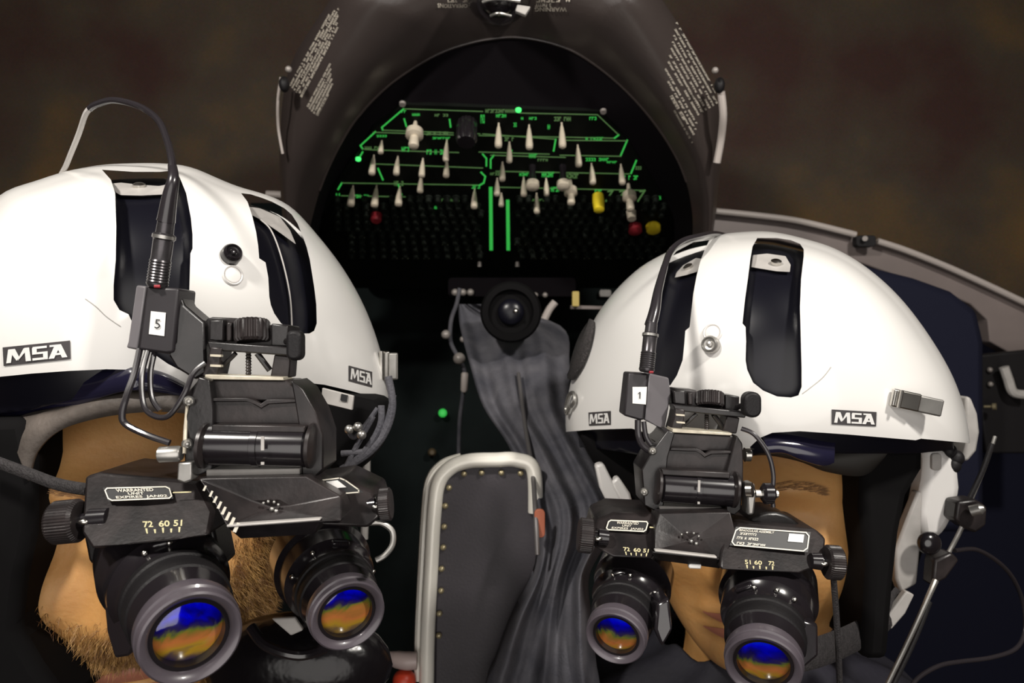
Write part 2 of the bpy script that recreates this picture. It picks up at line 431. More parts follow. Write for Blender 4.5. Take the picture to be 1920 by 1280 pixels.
# =================================================================== SETTING
def setting():
    # rear cabin bulkhead, two halves meeting behind the console, and the roof
    def slab(name, a, b, m, lab):
        (x0,y0,z0),(x1,y1,z1) = a, b
        V = [(x,y,z) for x in (x0,x1) for y in (y0,y1) for z in (z0,z1)]
        return structure(put(name, mesh(V, [(0,1,3,2),(4,6,7,5),(0,4,5,1),(2,3,7,6),(0,2,6,4),(1,5,7,3)]), m, None, smooth=False), lab)
    slab('wall_back', (-1.5,1.7,-1.2), (1.5,1.74,1.3), M['wallL'], 'dark mottled brown cabin lining')
    slab('wall_left', (-1.54,-.8,-1.2), (-1.5,1.74,1.3), M['wallR'], 'dark cabin side')
    slab('wall_right', (1.5,-.8,-1.2), (1.54,1.74,1.3), M['wallR'], 'dark cabin side')
    slab('wall_front', (-1.54,-.84,-1.2), (1.54,-.8,1.3), M['wallR'], 'dark cabin front')
    slab('ceiling', (-1.54,-.84,1.3), (1.54,1.74,1.34), M['wallR'], 'dark cabin roof')
    slab('floor', (-1.54,-.84,-1.24), (1.54,1.74,-1.2), M['wallR'], 'dark cabin floor')
    # lower dark bulkhead below the console
    structure(prism('trim_1', [(470,380,1.40),(1330,380,1.40),(1330,1900,1.40),(470,1900,1.40)], 1.4, .02, M['teal'], None, bevel=0), 'nearly black lower cabin bulkhead')
    # door frame band on the right with its pale rail
    top = [(1330,392),(1400,400),(1480,412),(1560,428),(1640,452),(1720,482),(1800,515),(1870,546),(1990,606)]
    bot = [(2010,700),(1905,668),(1856,640),(1852,600),(1820,570),(1770,548),(1700,524),(1620,495),(1540,470),(1460,450),(1330,440)]
    structure(prism('trim_2', [(x, y, 1.18) for x, y in top+bot], 1.18, .03, M['frame'], None, bevel=.002), 'grey brown curved door frame')
    for nm, a in (('trim_3', [(1342,396),(1420,404),(1500,415),(1604,440)]), ('trim_4', [(1645,452),(1700,470),(1780,502),(1870,543),(1960,586)])):
        structure(tube(nm, [P(x, y, 1.165) for x, y in a], .0052, M['rail']), 'pale rail along the door frame')
    # rail clip between the two rail lengths
    g = root('rail_clip', P(1625, 450, 1.16), 'black clamp clip in the gap of the pale rail above the right helmet', 'clip')
    prism('clip_body', rrect(1606, 441, 1643, 462, 6), 1.15, .015, M['rubber'], g)
    lathe('clip_screw', P(1622, 447, 1.148), P(1622, 447, 1.14), [(0,.004),(1,.004),(1,.001)], M['togglegrey'], g, 16)
    # left pale sliver of frame behind the left helmet
    structure(tube('trim_5', [P(500,364,1.2), P(532,366,1.2), P(560,372,1.2)], .006, M['rail']), 'short pale rail end behind the left helmet')
    # low right wall
    structure(prism('trim_6', [(1320,460),(1540,500),(1700,560),(1850,640),(2200,760),(2200,1700),(1320,1700)], 1.32, .02, M['navy'], None, bevel=0), 'dark navy side panel behind the right pilot')

# =================================================================== OVERHEAD CONSOLE
PA, PB = (200, .86), (500, 1.16)
def pd(py):
    a = 1/PA[1]; b = 1/PB[1]; k = (py-PA[0])/(PB[0]-PA[0]); return 1/(a+(b-a)*k)
_n = (P(960,500,pd(500))-P(960,200,pd(200))).cross(P(1200,200,pd(200))-P(960,200,pd(200))).normalized()
PN = _n if _n.dot(Vector((0, 1, 0))) < 0 else -_n
def pf(off): return lambda px, py: P(px, py, pd(py))+PN*off
def console():
    r = root('overhead_console', P(960, 300, .98), 'large black overhead console with arched hood and green lit switch panel', 'console')
    tt = lambda L, n: cr([(x, y, 0) for x, y in L], n)
    outer = [(538,470),(528,390),(524,290),(531,180),(550,110),(592,40),(640,-25),(720,-110),(840,-170),(950,-185),(1060,-175),(1160,-120),(1220,-30),(1262,30),(1310,110),(1345,190),(1352,280),(1345,370),(1336,450)]
    crest = [(545,470),(540,390),(545,330),(590,220),(640,140),(690,60),(722,0),(780,-70),(860,-115),(950,-125),(1040,-115),(1110,-70),(1152,0),(1190,60),(1232,140),(1275,210),(1315,300),(1330,370),(1330,450)]
    mid   = [(560,480),(560,400),(580,320),(630,230),(690,150),(745,90),(790,40),(840,0),(890,-20),(950,-25),(1010,-18),(1060,10),(1105,50),(1160,110),(1215,170),(1265,240),(1300,310),(1315,380),(1316,450)]
    inner = [(568,490),(585,410),(610,330),(660,235),(725,165),(790,120),(840,95),(890,80),(925,74),(960,71),(1000,75),(1045,86),(1090,106),(1150,150),(1205,205),(1250,265),(1283,330),(1298,400),(1298,460)]
    def lay(L, d): return [P(q.x, q.y, d(q.y)) for q in tt(L, 6)]
    dd = lambda base: (lambda y: base+max(0, y)/470*.16)
    rows = [lay(outer, dd(.86)), lay(outer, dd(.775)), lay([(a[0]*.5+b[0]*.5, a[1]*.5+b[1]*.5) for a, b in zip(outer, crest)], dd(.752)), lay(crest, dd(.745)), lay(mid, dd(.765)), lay(inner, dd(.80))]
    n = len(rows[0]); V = [v for R in rows for v in R]; Fc = []
    for j in range(len(rows)-1):
        for i in range(n-1): Fc.append((j*n+i, j*n+i+1, (j+1)*n+i+1, (j+1)*n+i))
    put('hood', mesh(V, Fc), M['hood'], r, sharp=0)
    tube('hood_bead', [v+Vector((0, -.002, 0)) for v in lay(inner, dd(.80))][10:-10:3], .0016, M['hood'], r, n=4)
    # recess funnel to the panel edge
    pan = [(598,520),(600,450),(608,390),(628,345),(668,290),(700,245),(757,197),(800,198),(850,200),(890,201),(960,204),(1010,205),(1050,207),(1090,208),(1128,210),(1180,270),(1225,340),(1258,400),(1262,500)]
    r0 = lay(inner, dd(.80)); r1 = [P(q.x, q.y, pd(q.y)+.004) for q in tt(pan, 6)]
    V = r0+r1; Fc = [(i, i+1, n+i+1, n+i) for i in range(n-1)]
    put('recess_wall', mesh(V, Fc), M['recess'], r)
    # panel plate
    f = pf(0)
    pl = [(590,540),(598,450),(606,390),(626,345),(666,290),(698,245),(757,196),(1128,209),(1182,270),(1228,340),(1262,405),(1270,540)]
    fr = [f(x, y) for x, y in pl]; bk = [v-PN*.012 for v in fr]; k = len(fr)
    pnl = put('panel_face', mesh(fr+bk, [tuple(range(k)), tuple(range(2*k-1, k-1, -1))]+[(i, i+k, (i+1) % k+k, (i+1) % k) for i in range(k)]), M['panel'], r, smooth=False)
    f1 = pf(.0008)
    def lines(nm, L, w, m, lab):
        parts = []
        for pl in L: parts += outline_strip(pl, w, f1)
        put(nm, mesh(*joinm(parts), fix=False), m, pnl, smooth=False, label=lab)
    lines('legend_border', [[(757,203),(716,238)],[(704,246),(676,272),(680,278)],[(905,288),(912,296),(912,310)],[(926,290),(920,298),(920,314)],[(902,322),(910,330),(907,342),(898,347)],[(1042,260),(1038,282)],[(1176,262),(1164,290)],[(1193,300),(1183,324)],[(1160,252),(1152,258)],[(641,342),(634,354)],[(716,238),(718,243)],[(758,222),(762,236)],[(709,315),(718,336)],[(747,345),(753,364)],[(843,223),(845,237)],[(680,284),(672,298)]], 3.0, M['green'], 'bright green lit border pieces')
    lines('panel_outline', [[(757,203),(905,208)],[(975,211),(1120,214),(1160,252)],[(718,243),(850,248)],[(898,253),(1150,258)],[(700,247),(850,252)],[(905,250),(1042,260)],[(680,278),(700,280),(860,285)],[(695,306),(905,314)],[(898,284),(1030,288)],[(1060,262),(1176,263)],[(1050,290),(1164,292)],[(641,342),(898,346)],[(930,320),(1180,325)],[(640,366),(760,368)],[(935,350),(1210,356)],[(920,290),(1060,294)],[(860,246),(900,250)]], 1.8, M['greendim'], 'dim green engraved panel lines')
    for x, y0, y1 in ((920,352,466),(952,376,466)):
        put('lit_divider', mesh(*joinm(outline_strip([(x, y0), (x+1, y1)], 6.5, f1)), fix=False), M['green'], pnl, smooth=False, label='vertical green lit divider bar')
    # lit captions above switches
    caps = [(940,207,60,7),(940,216,20,6),(992,221,30,5),(1055,222,32,8),(760,208,14,5),(783,214,20,5),(828,215,26,5),(1112,221,14,6),(1115,259,34,6),(820,249,42,7),(828,258,34,4),(716,254,20,4),(955,260,18,7),(1000,291,16,8),(955,284,14,8),(1018,299,20,5),(1120,298,44,6),(1150,303,24,4),(928,325,18,5),(983,326,18,6),(1028,326,24,10),(1076,329,28,9),(1183,332,28,8),(1042,354,18,9),(702,277,36,7),(763,279,20,9),(820,284,40,9),(748,343,18,9),(890,349,22,7),(675,367,34,6),(840,374,44,5),(812,388,22,6),(1120,358,18,7),(1012,374,30,4),(966,233,6,8),(1029,237,5,9),(888,226,5,9),(905,222,8,16),(672,298,10,6),(1197,314,12,6),(634,364,8,6),(1235,370,9,7)]
    for i, (x, y, w, h) in enumerate(caps):
        q = [(x-w/2, y-h/2), (x+w/2, y-h/2), (x+w/2, y+h/2), (x-w/2, y+h/2)]
        put('switch_caption', mesh(*marks([q], f1, i, w=min(.3, 4.5/w)), fix=False), M['green' if i % 3 else 'greendim'], pnl, smooth=False)
    # slanted captions at right
    put('slanted_captions', mesh(*joinm(sum([outline_strip([(x, 358), (x+9, 356), (x-4, 376)], 3, f1) for x in (1140,1162,1200)], [])), fix=False), M['greendim'], pnl, smooth=False)
    for x, y in ((972,204),(672,296)): lathe('indicator_lamp', pf(.001)(x, y), pf(.004)(x, y), [(0,.0036),(.7,.0034),(1,.002)], M['greenhot'], r, 16, label='bright green lamp')
    for x, y in ((755,192),(1131,206)): lathe('panel_screw', pf(.001)(x, y), pf(.004)(x, y), [(0,.004),(1,.0035)], M['togglegrey'], r, 12)
    # toggle switches
    def tog(x, y, L, rr, m='toggle', nm='toggle_switch', lab=None):
        b = pf(0)(x, y); t = b+PN*L
        nut = [(0,.0011),(.1,.0012)]
        return lathe(nm, b, t, nut+[(.2, rr*.55), (.5, rr*.9), (.85, rr*1.15), (.96, rr*1.05), (1, rr*.5)], M[m], r, 16, label=lab)
    T = [(935,231,.030,.0041),(992,234,.030,.0041),(1053,230,.031,.0041),(716,264,.016,.0032),(838,262,.027,.0036),(838,300,.022,.0038),(955,266,.026,.0036),(1083,272,.027,.0040),(701,291,.025,.0040),(746,293,.024,.0038),(793,297,.024,.0038),(790,328,.023,.0039),(942,304,.024,.0038),(1109,306,.027,.0040),(1164,308,.026,.0040),(932,334,.023,.0038),(982,332,.025,.0039),(1024,334,.023,.0036),(1006,362,.027,.0040),(662,348,.027,.0046),(706,348,.028,.0046),(750,349,.026,.0046),(890,354,.026,.0042),(940,362,.018,.0034)]
    for x, y, L, rr in T: tog(x, y, L*1.25, rr*.95, 'toggle')
    # lever-lock and guarded ones: fat collar
    for x, y, L, s in ((779,228,.040,1.2),(1069,338,.040,1.0),(1178,345,.044,1.05)):
        b = pf(0)(x, y); lathe('locking_toggle', b, b+PN*L, [(0,.002),(.22,.003*s),(.36,.0085*s),(.56,.0088*s),(.60,.006*s),(.62,.0042*s),(.9,.0052*s),(.97,.0045*s),(1,.002*s)], M['toggle'], r, 20, label='long lever with a fat collar')
    for x, y in ((998,312),(1055,312)):
        b = pf(0)(x, y); kb = lathe('push_knob', b+PN*.024, b+PN*.036, [(0,.0055),(.2,.0085),(.8,.0085),(1,.005)], M['toggle'], r, 20)
        lathe('knob_stem', b, b+PN*.025, [(0,.005),(.5,.004),(1,.0055)], M['blackgloss'], kb, 16, label='dark stem')
    b = pf(0)(1182, 382); lathe('push_knob', b, b+PN*.026, [(0,.004),(.5,.004),(.52,.007),(1,.006)], M['toggle'], r, 16)
    # black rotary knob
    b = pf(0)(876, 226); knurl('rotary_knob', b+PN*.002, b+PN*.034, .0125, M['blackgloss'], r, 14, .08)
    b = pf(0)(1121, 362); lathe('yellow_switch_guard', b, b+PN*.030, [(0,.003),(.12,.0075),(.5,.0082),(.95,.007),(1,.004)], M['yellow'], r, 16)
    b = pf(0)(1224, 420); lathe('yellow_button', b, b+PN*.013, [(0,.008),(.3,.011),(.9,.010),(1,.006)], M['yellow'], r, 16)
    b = pf(0)(706, 402); lathe('red_button', b, b+PN*.012, [(0,.008),(.8,.008),(1,.006)], M['redcap'], r, 16)
    b = pf(0)(1190, 424); lathe('red_button', b, b+PN*.012, [(0,.010),(.8,.010),(1,.006)], M['redcap'], r, 16, label='dark red button next to the yellow one')
    # circuit breakers
    proto = None; extra = []; cnt = 0; leg = []
    rows = [(376,17),(390,17.4),(403,17.8),(416,18.2),(429,18.6),(442,19),(455,19.4),(468,19.8),(481,20)]
    rnd = random.Random(3)
    for j, (y, st) in enumerate(rows):
        x = 634 if j < 5 else 660
        while x < 1245:
            if not (905 < x < 970) and not (j == 0 and min(abs(x-q) for q in (1006,1069,1121,1178,662,706,750,890)) < 14) and not (abs(x-1121) < 14 and y < 410) and not (abs(x-1190) < 14 and y < 445) and not (abs(x-706) < 14 and 395 < y < 425) and not (abs(x-1224) < 14 and 405 < y < 440):
                b = pf(0)(x, y-6)
                if cnt < 97:
                    if proto is None:
                        proto = lathe('circuit_breaker', b, b+PN*.009, [(0,.0055),(.25,.0055),(.27,.004),(.9,.0042),(1,.003)], M['breaker'], r, 14); off = WL[proto.name]-b
                    else:
                        c = proto.copy(); C.objects.link(c); c.location = b+off; WL[c.name] = b+off
                    cnt += 1
                else: extra.append(lathe_geo(b, b+PN*.009, [(0,.0055),(.25,.0055),(.27,.004),(.9,.0042),(1,.003)], 8))
                if rnd.random() < .8:
                    w = rnd.uniform(3, 6); leg.append(([f1(x-w, y+1.5), f1(x+w, y+1.5), f1(x+w, y+3.6), f1(x-w, y+3.6)], [(0, 1, 2, 3)]))
            x += st
    e = put('circuit_breakers', mesh(*joinm(extra)), M['breaker'], r); e['kind'] = 'stuff'
    put('breaker_captions', mesh(*joinm(leg), fix=False), M['breakerprint'], pnl, smooth=False, label='faint caption strips between breaker rows')
    # hood side placards: rows of worn white lettering following the hood
    def hoodf(V0=rows):
        return None
    hb = bvh_of(*(lambda vf: (vf[0], vf[1]))((lambda rr: ([v for R in rr for v in R], [(j*n+i, j*n+i+1, (j+1)*n+i+1, (j+1)*n+i) for j in range(len(rr)-1) for i in range(n-1)]))([lay(outer, dd(.86)), lay(outer, dd(.775)), lay([(a[0]*.5+b[0]*.5, a[1]*.5+b[1]*.5) for a, b in zip(outer, crest)], dd(.752)), lay(crest, dd(.745)), lay(mid, dd(.765)), lay(inner, dd(.80))])))
    hf = surf_mapper(hb, .0012, True)
    LQ = []
    # left placard rows (image runs lower-left to upper-right)
    for k in range(11):
        x0, y0 = 544+k*4.0+(8 if k > 5 else 0), 160+k*4.2; L = 175-abs(k-2)*9; a = math.radians(-61-k*.2)
        if k > 5: L = 92-(k-6)*6; y0 += 14
        dx, dy = math.cos(a), math.sin(a); h = 3.4
        LQ.append([(x0, y0), (x0+dx*L, y0+dy*L), (x0+dx*L-dy*h, y0+dy*L+dx*h), (x0-dy*h, y0+dx*h)])
    put('left_placard', mesh(*marks(LQ, hf, 21, w=.022), fix=False), M['dimprint'], r, smooth=False, label='worn pale lettering rows on the left side of the hood')
    RQ = []
    for k in range(11):
        x0, y0 = 1268-k*2.4, 42+k*12.0; a = math.radians(60.5); L = 170-k*9
        if k > 6: x0, y0, L = 1246+(k-7)*7, 124+(k-7)*27, 124-(k-7)*18
        dx, dy = math.cos(a), math.sin(a); h = 3.4
        RQ.append([(x0, y0), (x0+dx*L, y0+dy*L), (x0+dx*L-dy*h, y0+dy*L+dx*h), (x0-dy*h, y0+dx*h)])
    put('right_placard', mesh(*marks(RQ, hf, 22, w=.035), fix=False), M['dimprint'], r, smooth=False, label='worn pale lettering rows on the right side of the hood')
    # upside-down words at the top of the hood
    for s, (x0, y0, x1, y1) in (('OPERATIONS', (820,6,876,13)), ('~', (838,-4,876,3)), ('WARNING', (1003,12,1063,20)), ('~', (1003,5,1034,11)), ('~', (1004,-4,1078,3))):
        qq = [(x1, y1), (x0, y1), (x0, y0), (x1, y0)]
        if s == '~': put('hood_wording', mesh(*marks([qq], hf, x1, w=.12), fix=False), M['dimprint'], r, smooth=False)
        else: text_on('hood_wording', s, qq, hf, M['dimprint'], r, .01, label='upside-down pale wording')
    # lamp fitting at top centre
    g = root('map_light', P(935, 0, .76), 'black gimbal map light with chrome glints at the top centre of the hood', 'lamp')
    lathe('lamp_base', P(935, -30, .785), P(935, 0, .735), [(0,.034),(.5,.034),(.7,.030),(1,.022)], M['blackgloss'], g, 40)
    ball('lamp_head', P(935, 0, .735), .020, M['blackgloss'], g, (1,1,.8))
    prism('lamp_bracket', [(970,8),(995,12),(985,28),(966,20)], .722, .006, M['greyplate'], g)
    tube('lamp_bail', [P(920,30,.72), P(935,25,.715), P(958,30,.72)], .0014, M['steel2'], g)
    tube('lamp_clip', [P(905,4,.72), P(930,-2,.715), P(975,2,.72)], .0016, M['steel2'], g)
    # side grab wires
    tube('hood_side_trim', [P(527,145,.80), P(521,190,.81), P(522,240,.83), P(530,288,.84)], .0016, M['rail'], r, label='thin pale strip along the left side')
    tube('hood_side_trim', [P(1352,172,.80), P(1356,215,.81), P(1352,260,.83), P(1344,305,.84)], .0042, M['rail'], r, label='pale strip along the right side')
    for x, y in ((533,158),(1349,160)):
        ball('hood_rubber_stop', P(x, y, .795), .007, M['rubber'], r, (.8,1,1.2))
        ball('hood_rivet', P(x+(8 if x < 900 else -8), y-28, .775), .0035, M['togglegrey'], r)
    return r

def lower_background():
    # compass-like round unit under the console
    g = root('standby_compass', P(958, 585, .80), 'round black instrument with a glinting centre below the console', 'instrument')
    lathe('case', P(958,585,.83), P(958,585,.77), [(0,.025),(.2,.0325),(.8,.0325),(.9,.030),(.92,.024),(.8,.022)], M['liner'], g, 48)
    ball('lens', P(958,585,.78), .014, M['visor'], g, (1,.5,1))
    ball('screw', P(967,583,.768), .0028, M['steel'], g)
    prism('mount_plate', rrect(840, 520, 1080, 556, 8), 1.15, .03, M['recess'], g)
    for x in (853,868,882): ball('bolt', P(x, 548, 1.145), .0055, M['togglegrey'], g)
    for x in (1004,1022): ball('bolt', P(x, 553, 1.145), .0042, M['togglegrey'], g)
    for x in (899,970): lathe('standoff', P(x,482,1.15), P(x,500,1.15), [(0,.003),(1,.0035)], M['togglegrey'], g, 12)
    # rounded access panel left
    g = prism('access_cover', rrect(668, 430, 785, 536, 34, 8), 1.34, .07, mat('dark_cover', (.028,.03,.024), .5), None, bevel=.004); tag(g, 'faint dark rounded cover beside the left helmet under the console', 'cover')
    tube('cover_rim', [P(x, y, 1.335) for x, y in ((678,512),(700,528),(730,534),(760,530),(780,515),(786,490))], .0024, mat('cover_rim', (.09,.09,.08), .5), g)
    # yellow tag and pale lever
    o = prism('yellow_tag', rrect(1073, 546, 1086, 574, 2), 1.12, .006, M['ochre'], None, .0005); tag(o, 'small ochre tag between the compass and the right helmet', 'tag')
    o = prism('ledge_strip', [(1070,572),(1140,574),(1140,580),(1070,579)], 1.13, .01, M['frame'], None, .0005); tag(o, 'thin grey ledge strip right of the ochre tag', 'strip')
    o = prism('latch_catch', rrect(1124, 543, 1146, 556, 4), 1.385, .02, M['greyplate'], None, .0005); tag(o, 'small pale catch above the grey ledge strip', 'catch')
    o = tube('release_handle', [P(1041,566,1.02), P(1030,580,1.02), P(1018,604,1.02), P(1010,624,1.02)], .0052, M['rail']); tag(o, 'pale curved release handle right of the round instrument', 'handle')
    # chain and connectors left of jacket
    g = root('dangling_cord', P(860, 600, 1.06), 'grey cord with metal snaps hanging left of the draped jacket', 'cord')
    tube('cord', [P(862,540,1.06), P(856,570,1.06), P(846,600,1.06), P(845,640,1.06), P(862,675,1.06), P(872,700,1.06), P(868,740,1.06), P(862,790,1.06), P(860,860,1.06)], .0030, M['cloth'], g)
    for x, y, rr in ((836,627,.0065),(861,672,.0085),(868,636,.0045)): ball('snap', P(x, y, 1.05), rr, M['togglegrey'], g)
    lathe('ferrule', P(872,698,1.05), P(870,735,1.05), [(0,.004),(.1,.0055),(.9,.005),(1,.003)], M['rail'], g, 14)
    # dull green/gold glimmers: small knobs on bulkhead
    for i, (x, y, m, lab) in enumerate(((830,774,'green','small green lamp glowing beneath the dangling cord'),(810,848,'ochre','dull ochre knob left of the metal framed seat back'))):
        o = lathe('indicator_knob', P(x,y,1.39), P(x,y,1.37), [(0,.008),(.7,.0075),(1,.004)], M[m] if i == 0 else mat('dull_ochre', (.10,.07,.035), .6), None, 16); tag(o, lab, 'knob')

def seat_back():
    g = root('riveted_seat_back', P(900, 1200, .63), 'dark padded seat back with rounded polished metal edge and brass rivets', 'seat')
    d = .63
    prism('back_pad', [(802,2200),(815,1000),(822,915),(850,876),(880,866),(985,866),(1010,900),(1012,2200)], d+.004, .05, M['upholst'], g, .003)
    path = [(797,1500),(800,1280),(802,1180),(808,1060),(814,960),(822,905),(846,876),(880,864),(930,862),(968,862),(1000,880),(1004,960)]
    tube('metal_edge', [P(x, y, d) for x, y in path], .0064, M['alu'], g, n=8, seg=14)
    tube('outer_flange', [P(x-15, y-6, d+.007) for x, y in path[1:8]], .0042, M['alu'], g, n=8, seg=10)
    for x, y in ((870,888),(903,886),(940,886),(976,887),(842,914),(835,948),(833,987),(831,1026),(828,1066),(827,1107),(824,1150),(823,1191)):
        ball('rivet', P(x, y, d+.002), .0026, M['rivet'], g)
    # lever with red knob bottom left
    g = root('seat_lever', P(755, 1240, .63), 'pale lever with a red knob beside the lower seat back edge', 'lever')
    tube('lever_arm', [P(700,1222,.63), P(730,1232,.63), P(758,1238,.625), P(782,1238,.625)], [.002,.004,.007,.0076,.007], M['palelever'], g, seg=14)
    ball('red_knob', P(758, 1276, .63), .010, M['redlamp'], g)
    o = tube('vertical_cable', [P(664,1238,.62), P(664,1290,.62), P(666,1400,.62)], .0018, M['rail'], None); tag(o, 'pale vertical cord below the second lens of the left goggles', 'cord')
    o = tube('vertical_rod', [P(689,790,.80), P(687,900,.80), P(683,1010,.80)], .0040, M['greyplate'], None, smooth_path=False); tag(o, 'grey vertical rod behind the right knob of the left goggles', 'rod')

def jacket():
    # hanging charcoal jacket gathered at the hook and falling in folds
    rows = [(570, 860, 905, .90), (610, 862, 1050, .87), (680, 880, 1068, .80), (760, 905, 1070, .74), (830, 950, 1095, .69), (890, 978, 1125, .65), (950, 1003, 1150, .61), (1010, 1010, 1140, .60), (1080, 1000, 1105, .59), (1160, 960, 1110, .59), (1240, 930, 1118, .59), (1330, 905, 1130, .59), (1700, 880, 1160, .60)]
    N = 90; V = []; Fc = []; rr = cr([Vector((a, b, c)) for a, b, c, d in rows], 6); ds = cr([Vector((a, d, 0)) for a, b, c, d in rows], 6)
    m = len(rr); rnd = random.Random(5); ph = [rnd.uniform(0, 6.28) for _ in range(4)]
    for j in range(m):
        y, xl, xr = rr[j]; d = ds[j].y; k = j/(m-1)
        for i in range(N+1):
            u = i/N; x = xl+(xr-xl)*u
            fold = math.sin(u*17+ph[0]+1.3*math.sin(k*4+u*2))*.0060+math.sin(u*34+ph[1]-k*5)*.0030+math.sin(u*8+k*7+ph[2])*.006
            fold += math.sin(k*22+u*9)*.002*(1 if y > 850 else .2)
            edge = (abs(u-.5)*2)**6*.02
            V.append(P(x, y, d+fold+edge))
    B = len(V); V += [v+Vector((0, .016, 0)) for v in V]
    for j in range(m-1):
        for i in range(N):
            a = j*(N+1)+i; Fc.append((a, a+1, a+N+2, a+N+1)); Fc.append((B+a, B+a+N+1, B+a+N+2, B+a+1))
    for j in range(m-1):
        for i in (0, N):
            a = j*(N+1)+i; Fc.append((a, a+N+1, B+a+N+1, B+a))
    o = put('hanging_jacket', mesh(V, Fc), M['cloth'], None, sharp=0); tag(o, 'charcoal cloth jacket hanging in long folds between the two pilots', 'jacket')
    # zipper line and red piping
    g = tube('zipper', [P(972,700,.775), P(985,800,.70), P(998,880,.635), P(1004,960,.59), P(1008,1040,.575)], .0020, mat('zip', (.16,.15,.15), .4, metal=.5), o)
    prism('patch', rrect(1002, 955, 1022, 1008, 8), .585, .004, mat('orange_patch', (.35,.10,.05), .6), o, .0005, label='small orange-red tab')

# =================================================================== PEOPLE
def head_mesh(cen, yaw, roll, sx=1.0, width=.086, wrinkle=0.0):
    """continuous head, neck, shoulders and chest: ellipsoids with sculpted face, remeshed into one skin"""
    nu, nv = 190, 150; V = []; Fc = []
    def g(x, z, cx, cz, wx, wz): return math.exp(-((x-cx)/wx)**2-((z-cz)/wz)**2)
    for j in range(nv+1):
        th = math.pi*j/nv
        for i in range(nu):
            a = 2*math.pi*i/nu; dx = math.sin(th)*math.sin(a); dy = -math.sin(th)*math.cos(a); dz = math.cos(th)
            # base skull, narrowing to the jaw
            rz = .125 if dz > 0 else .128
            x = math.copysign(abs(dx)**.80, dx)*width; y = dy*.097; z = dz*rz
            if z < 0:
                k = min(1, -z/.128); x *= 1-.30*k**1.6; y = y*(1-.10*k) - .012*k
            if dy < .25:
                fr = min(1, max(0, (.25-dy)/.9)); px, pz = x, z
                h = 0
                h += .026*g(px, pz, 0, -.034, .011, .014)+.016*g(px, pz, 0, -.012, .009, .022)+.010*g(abs(px), pz, .013, -.040, .008, .008)  # nose, wings
                h += .008*g(abs(px), pz, .028, .026, .020, .008)                       # brow ridge
                h -= .013*g(abs(px), pz, .033, .004, .017, .012)                       # eye sockets
                h += .007*g(abs(px), pz, .033, .003, .012, .007)                       # closed lids over the eyeball
                h += .007*g(abs(px), pz, .050, -.030, .022, .020)                      # cheekbone
                h += .007*g(px, pz, 0, -.066, .022, .006)+.008*g(px, pz, 0, -.078, .019, .006)-.004*g(px, pz, 0, -.072, .026, .002)
                h += .011*g(px, pz, 0, -.108, .024, .016)                              # chin
                h -= .004*g(abs(px), pz, .034, -.060, .008, .020)
                if wrinkle:
                    h += wrinkle*(math.sin(pz*900)*.0008)*g(px, pz, 0, .05, .06, .02)
                y -= h*fr**.5
            V.append(Vector((x, y, z)))
    for j in range(nv):
        for i in range(nu):
            a = j*nu+i; b = j*nu+(i+1) % nu
            if j == 0: Fc.append((a, b+nu, a+nu))
            elif j == nv-1: Fc.append((a, b, a+nu))
            else: Fc.append((a, b, b+nu, a+nu))
    parts = [(V, Fc)]
    def ell(c, r, n=28):
        vv = []; ff = []
        for j in range(n+1):
            t = math.pi*j/n
            for i in range(n): a = 2*math.pi*i/n; vv.append(Vector((c[0]+r[0]*math.sin(t)*math.cos(a), c[1]+r[1]*math.sin(t)*math.sin(a), c[2]+r[2]*math.cos(t))))
        for j in range(n):
            for i in range(n): a = j*n+i; b = j*n+(i+1) % n; ff.append((a, b, b+n, a+n))
        return vv, ff
    for s in (-1, 1): parts.append(ell((s*(width+.002), .012, -.005), (.009, .018, .032)))   # ears
    parts.append(sweep(cr([(0,.035,-.06),(0,.045,-.13),(0,.05,-.19)], 6), [.058,.056,.062], 28))   # neck
    R = Matrix.Translation(cen) @ Euler((0, roll, yaw)).to_matrix().to_4x4() @ Matrix.Scale(sx, 4)
    out = [([R @ v for v in vs], fs) for vs, fs in parts]
    Rt = Matrix.Translation(cen)
    out.append(([Rt @ v for v in ell((0,.07,-.33), (.125,.095,.17))[0]], ell((0,0,0), (1,1,1))[1]))
    for s in (-1, 1):
        sv, sf = sweep(cr([(s*.03,.06,-.20),(s*.09,.065,-.235),(s*.125,.07,-.27),(s*.138,.07,-.36),(s*.14,.05,-.50)], 6), [.05,.052,.05,.045,.040], 24)
        out.append(([Rt @ v for v in sv], sf))
    out.append(([Rt @ v for v in ell((0,.07,-.50), (.125,.10,.20))[0]], ell((0,0,0), (1,1,1))[1]))
    v, f = joinm(out)
    me = mesh(v, f, fix=False); o = bpy.data.objects.new('tmp', me); C.objects.link(o)
    m = o.modifiers.new('r', 'REMESH'); m.mode = 'VOXEL'; m.voxel_size = .0026; m.use_smooth_shade = True
    s = o.modifiers.new('s', 'SMOOTH'); s.factor = .5; s.iterations = 3
    e = evalmesh(o); bpy.data.objects.remove(o)
    return e, R
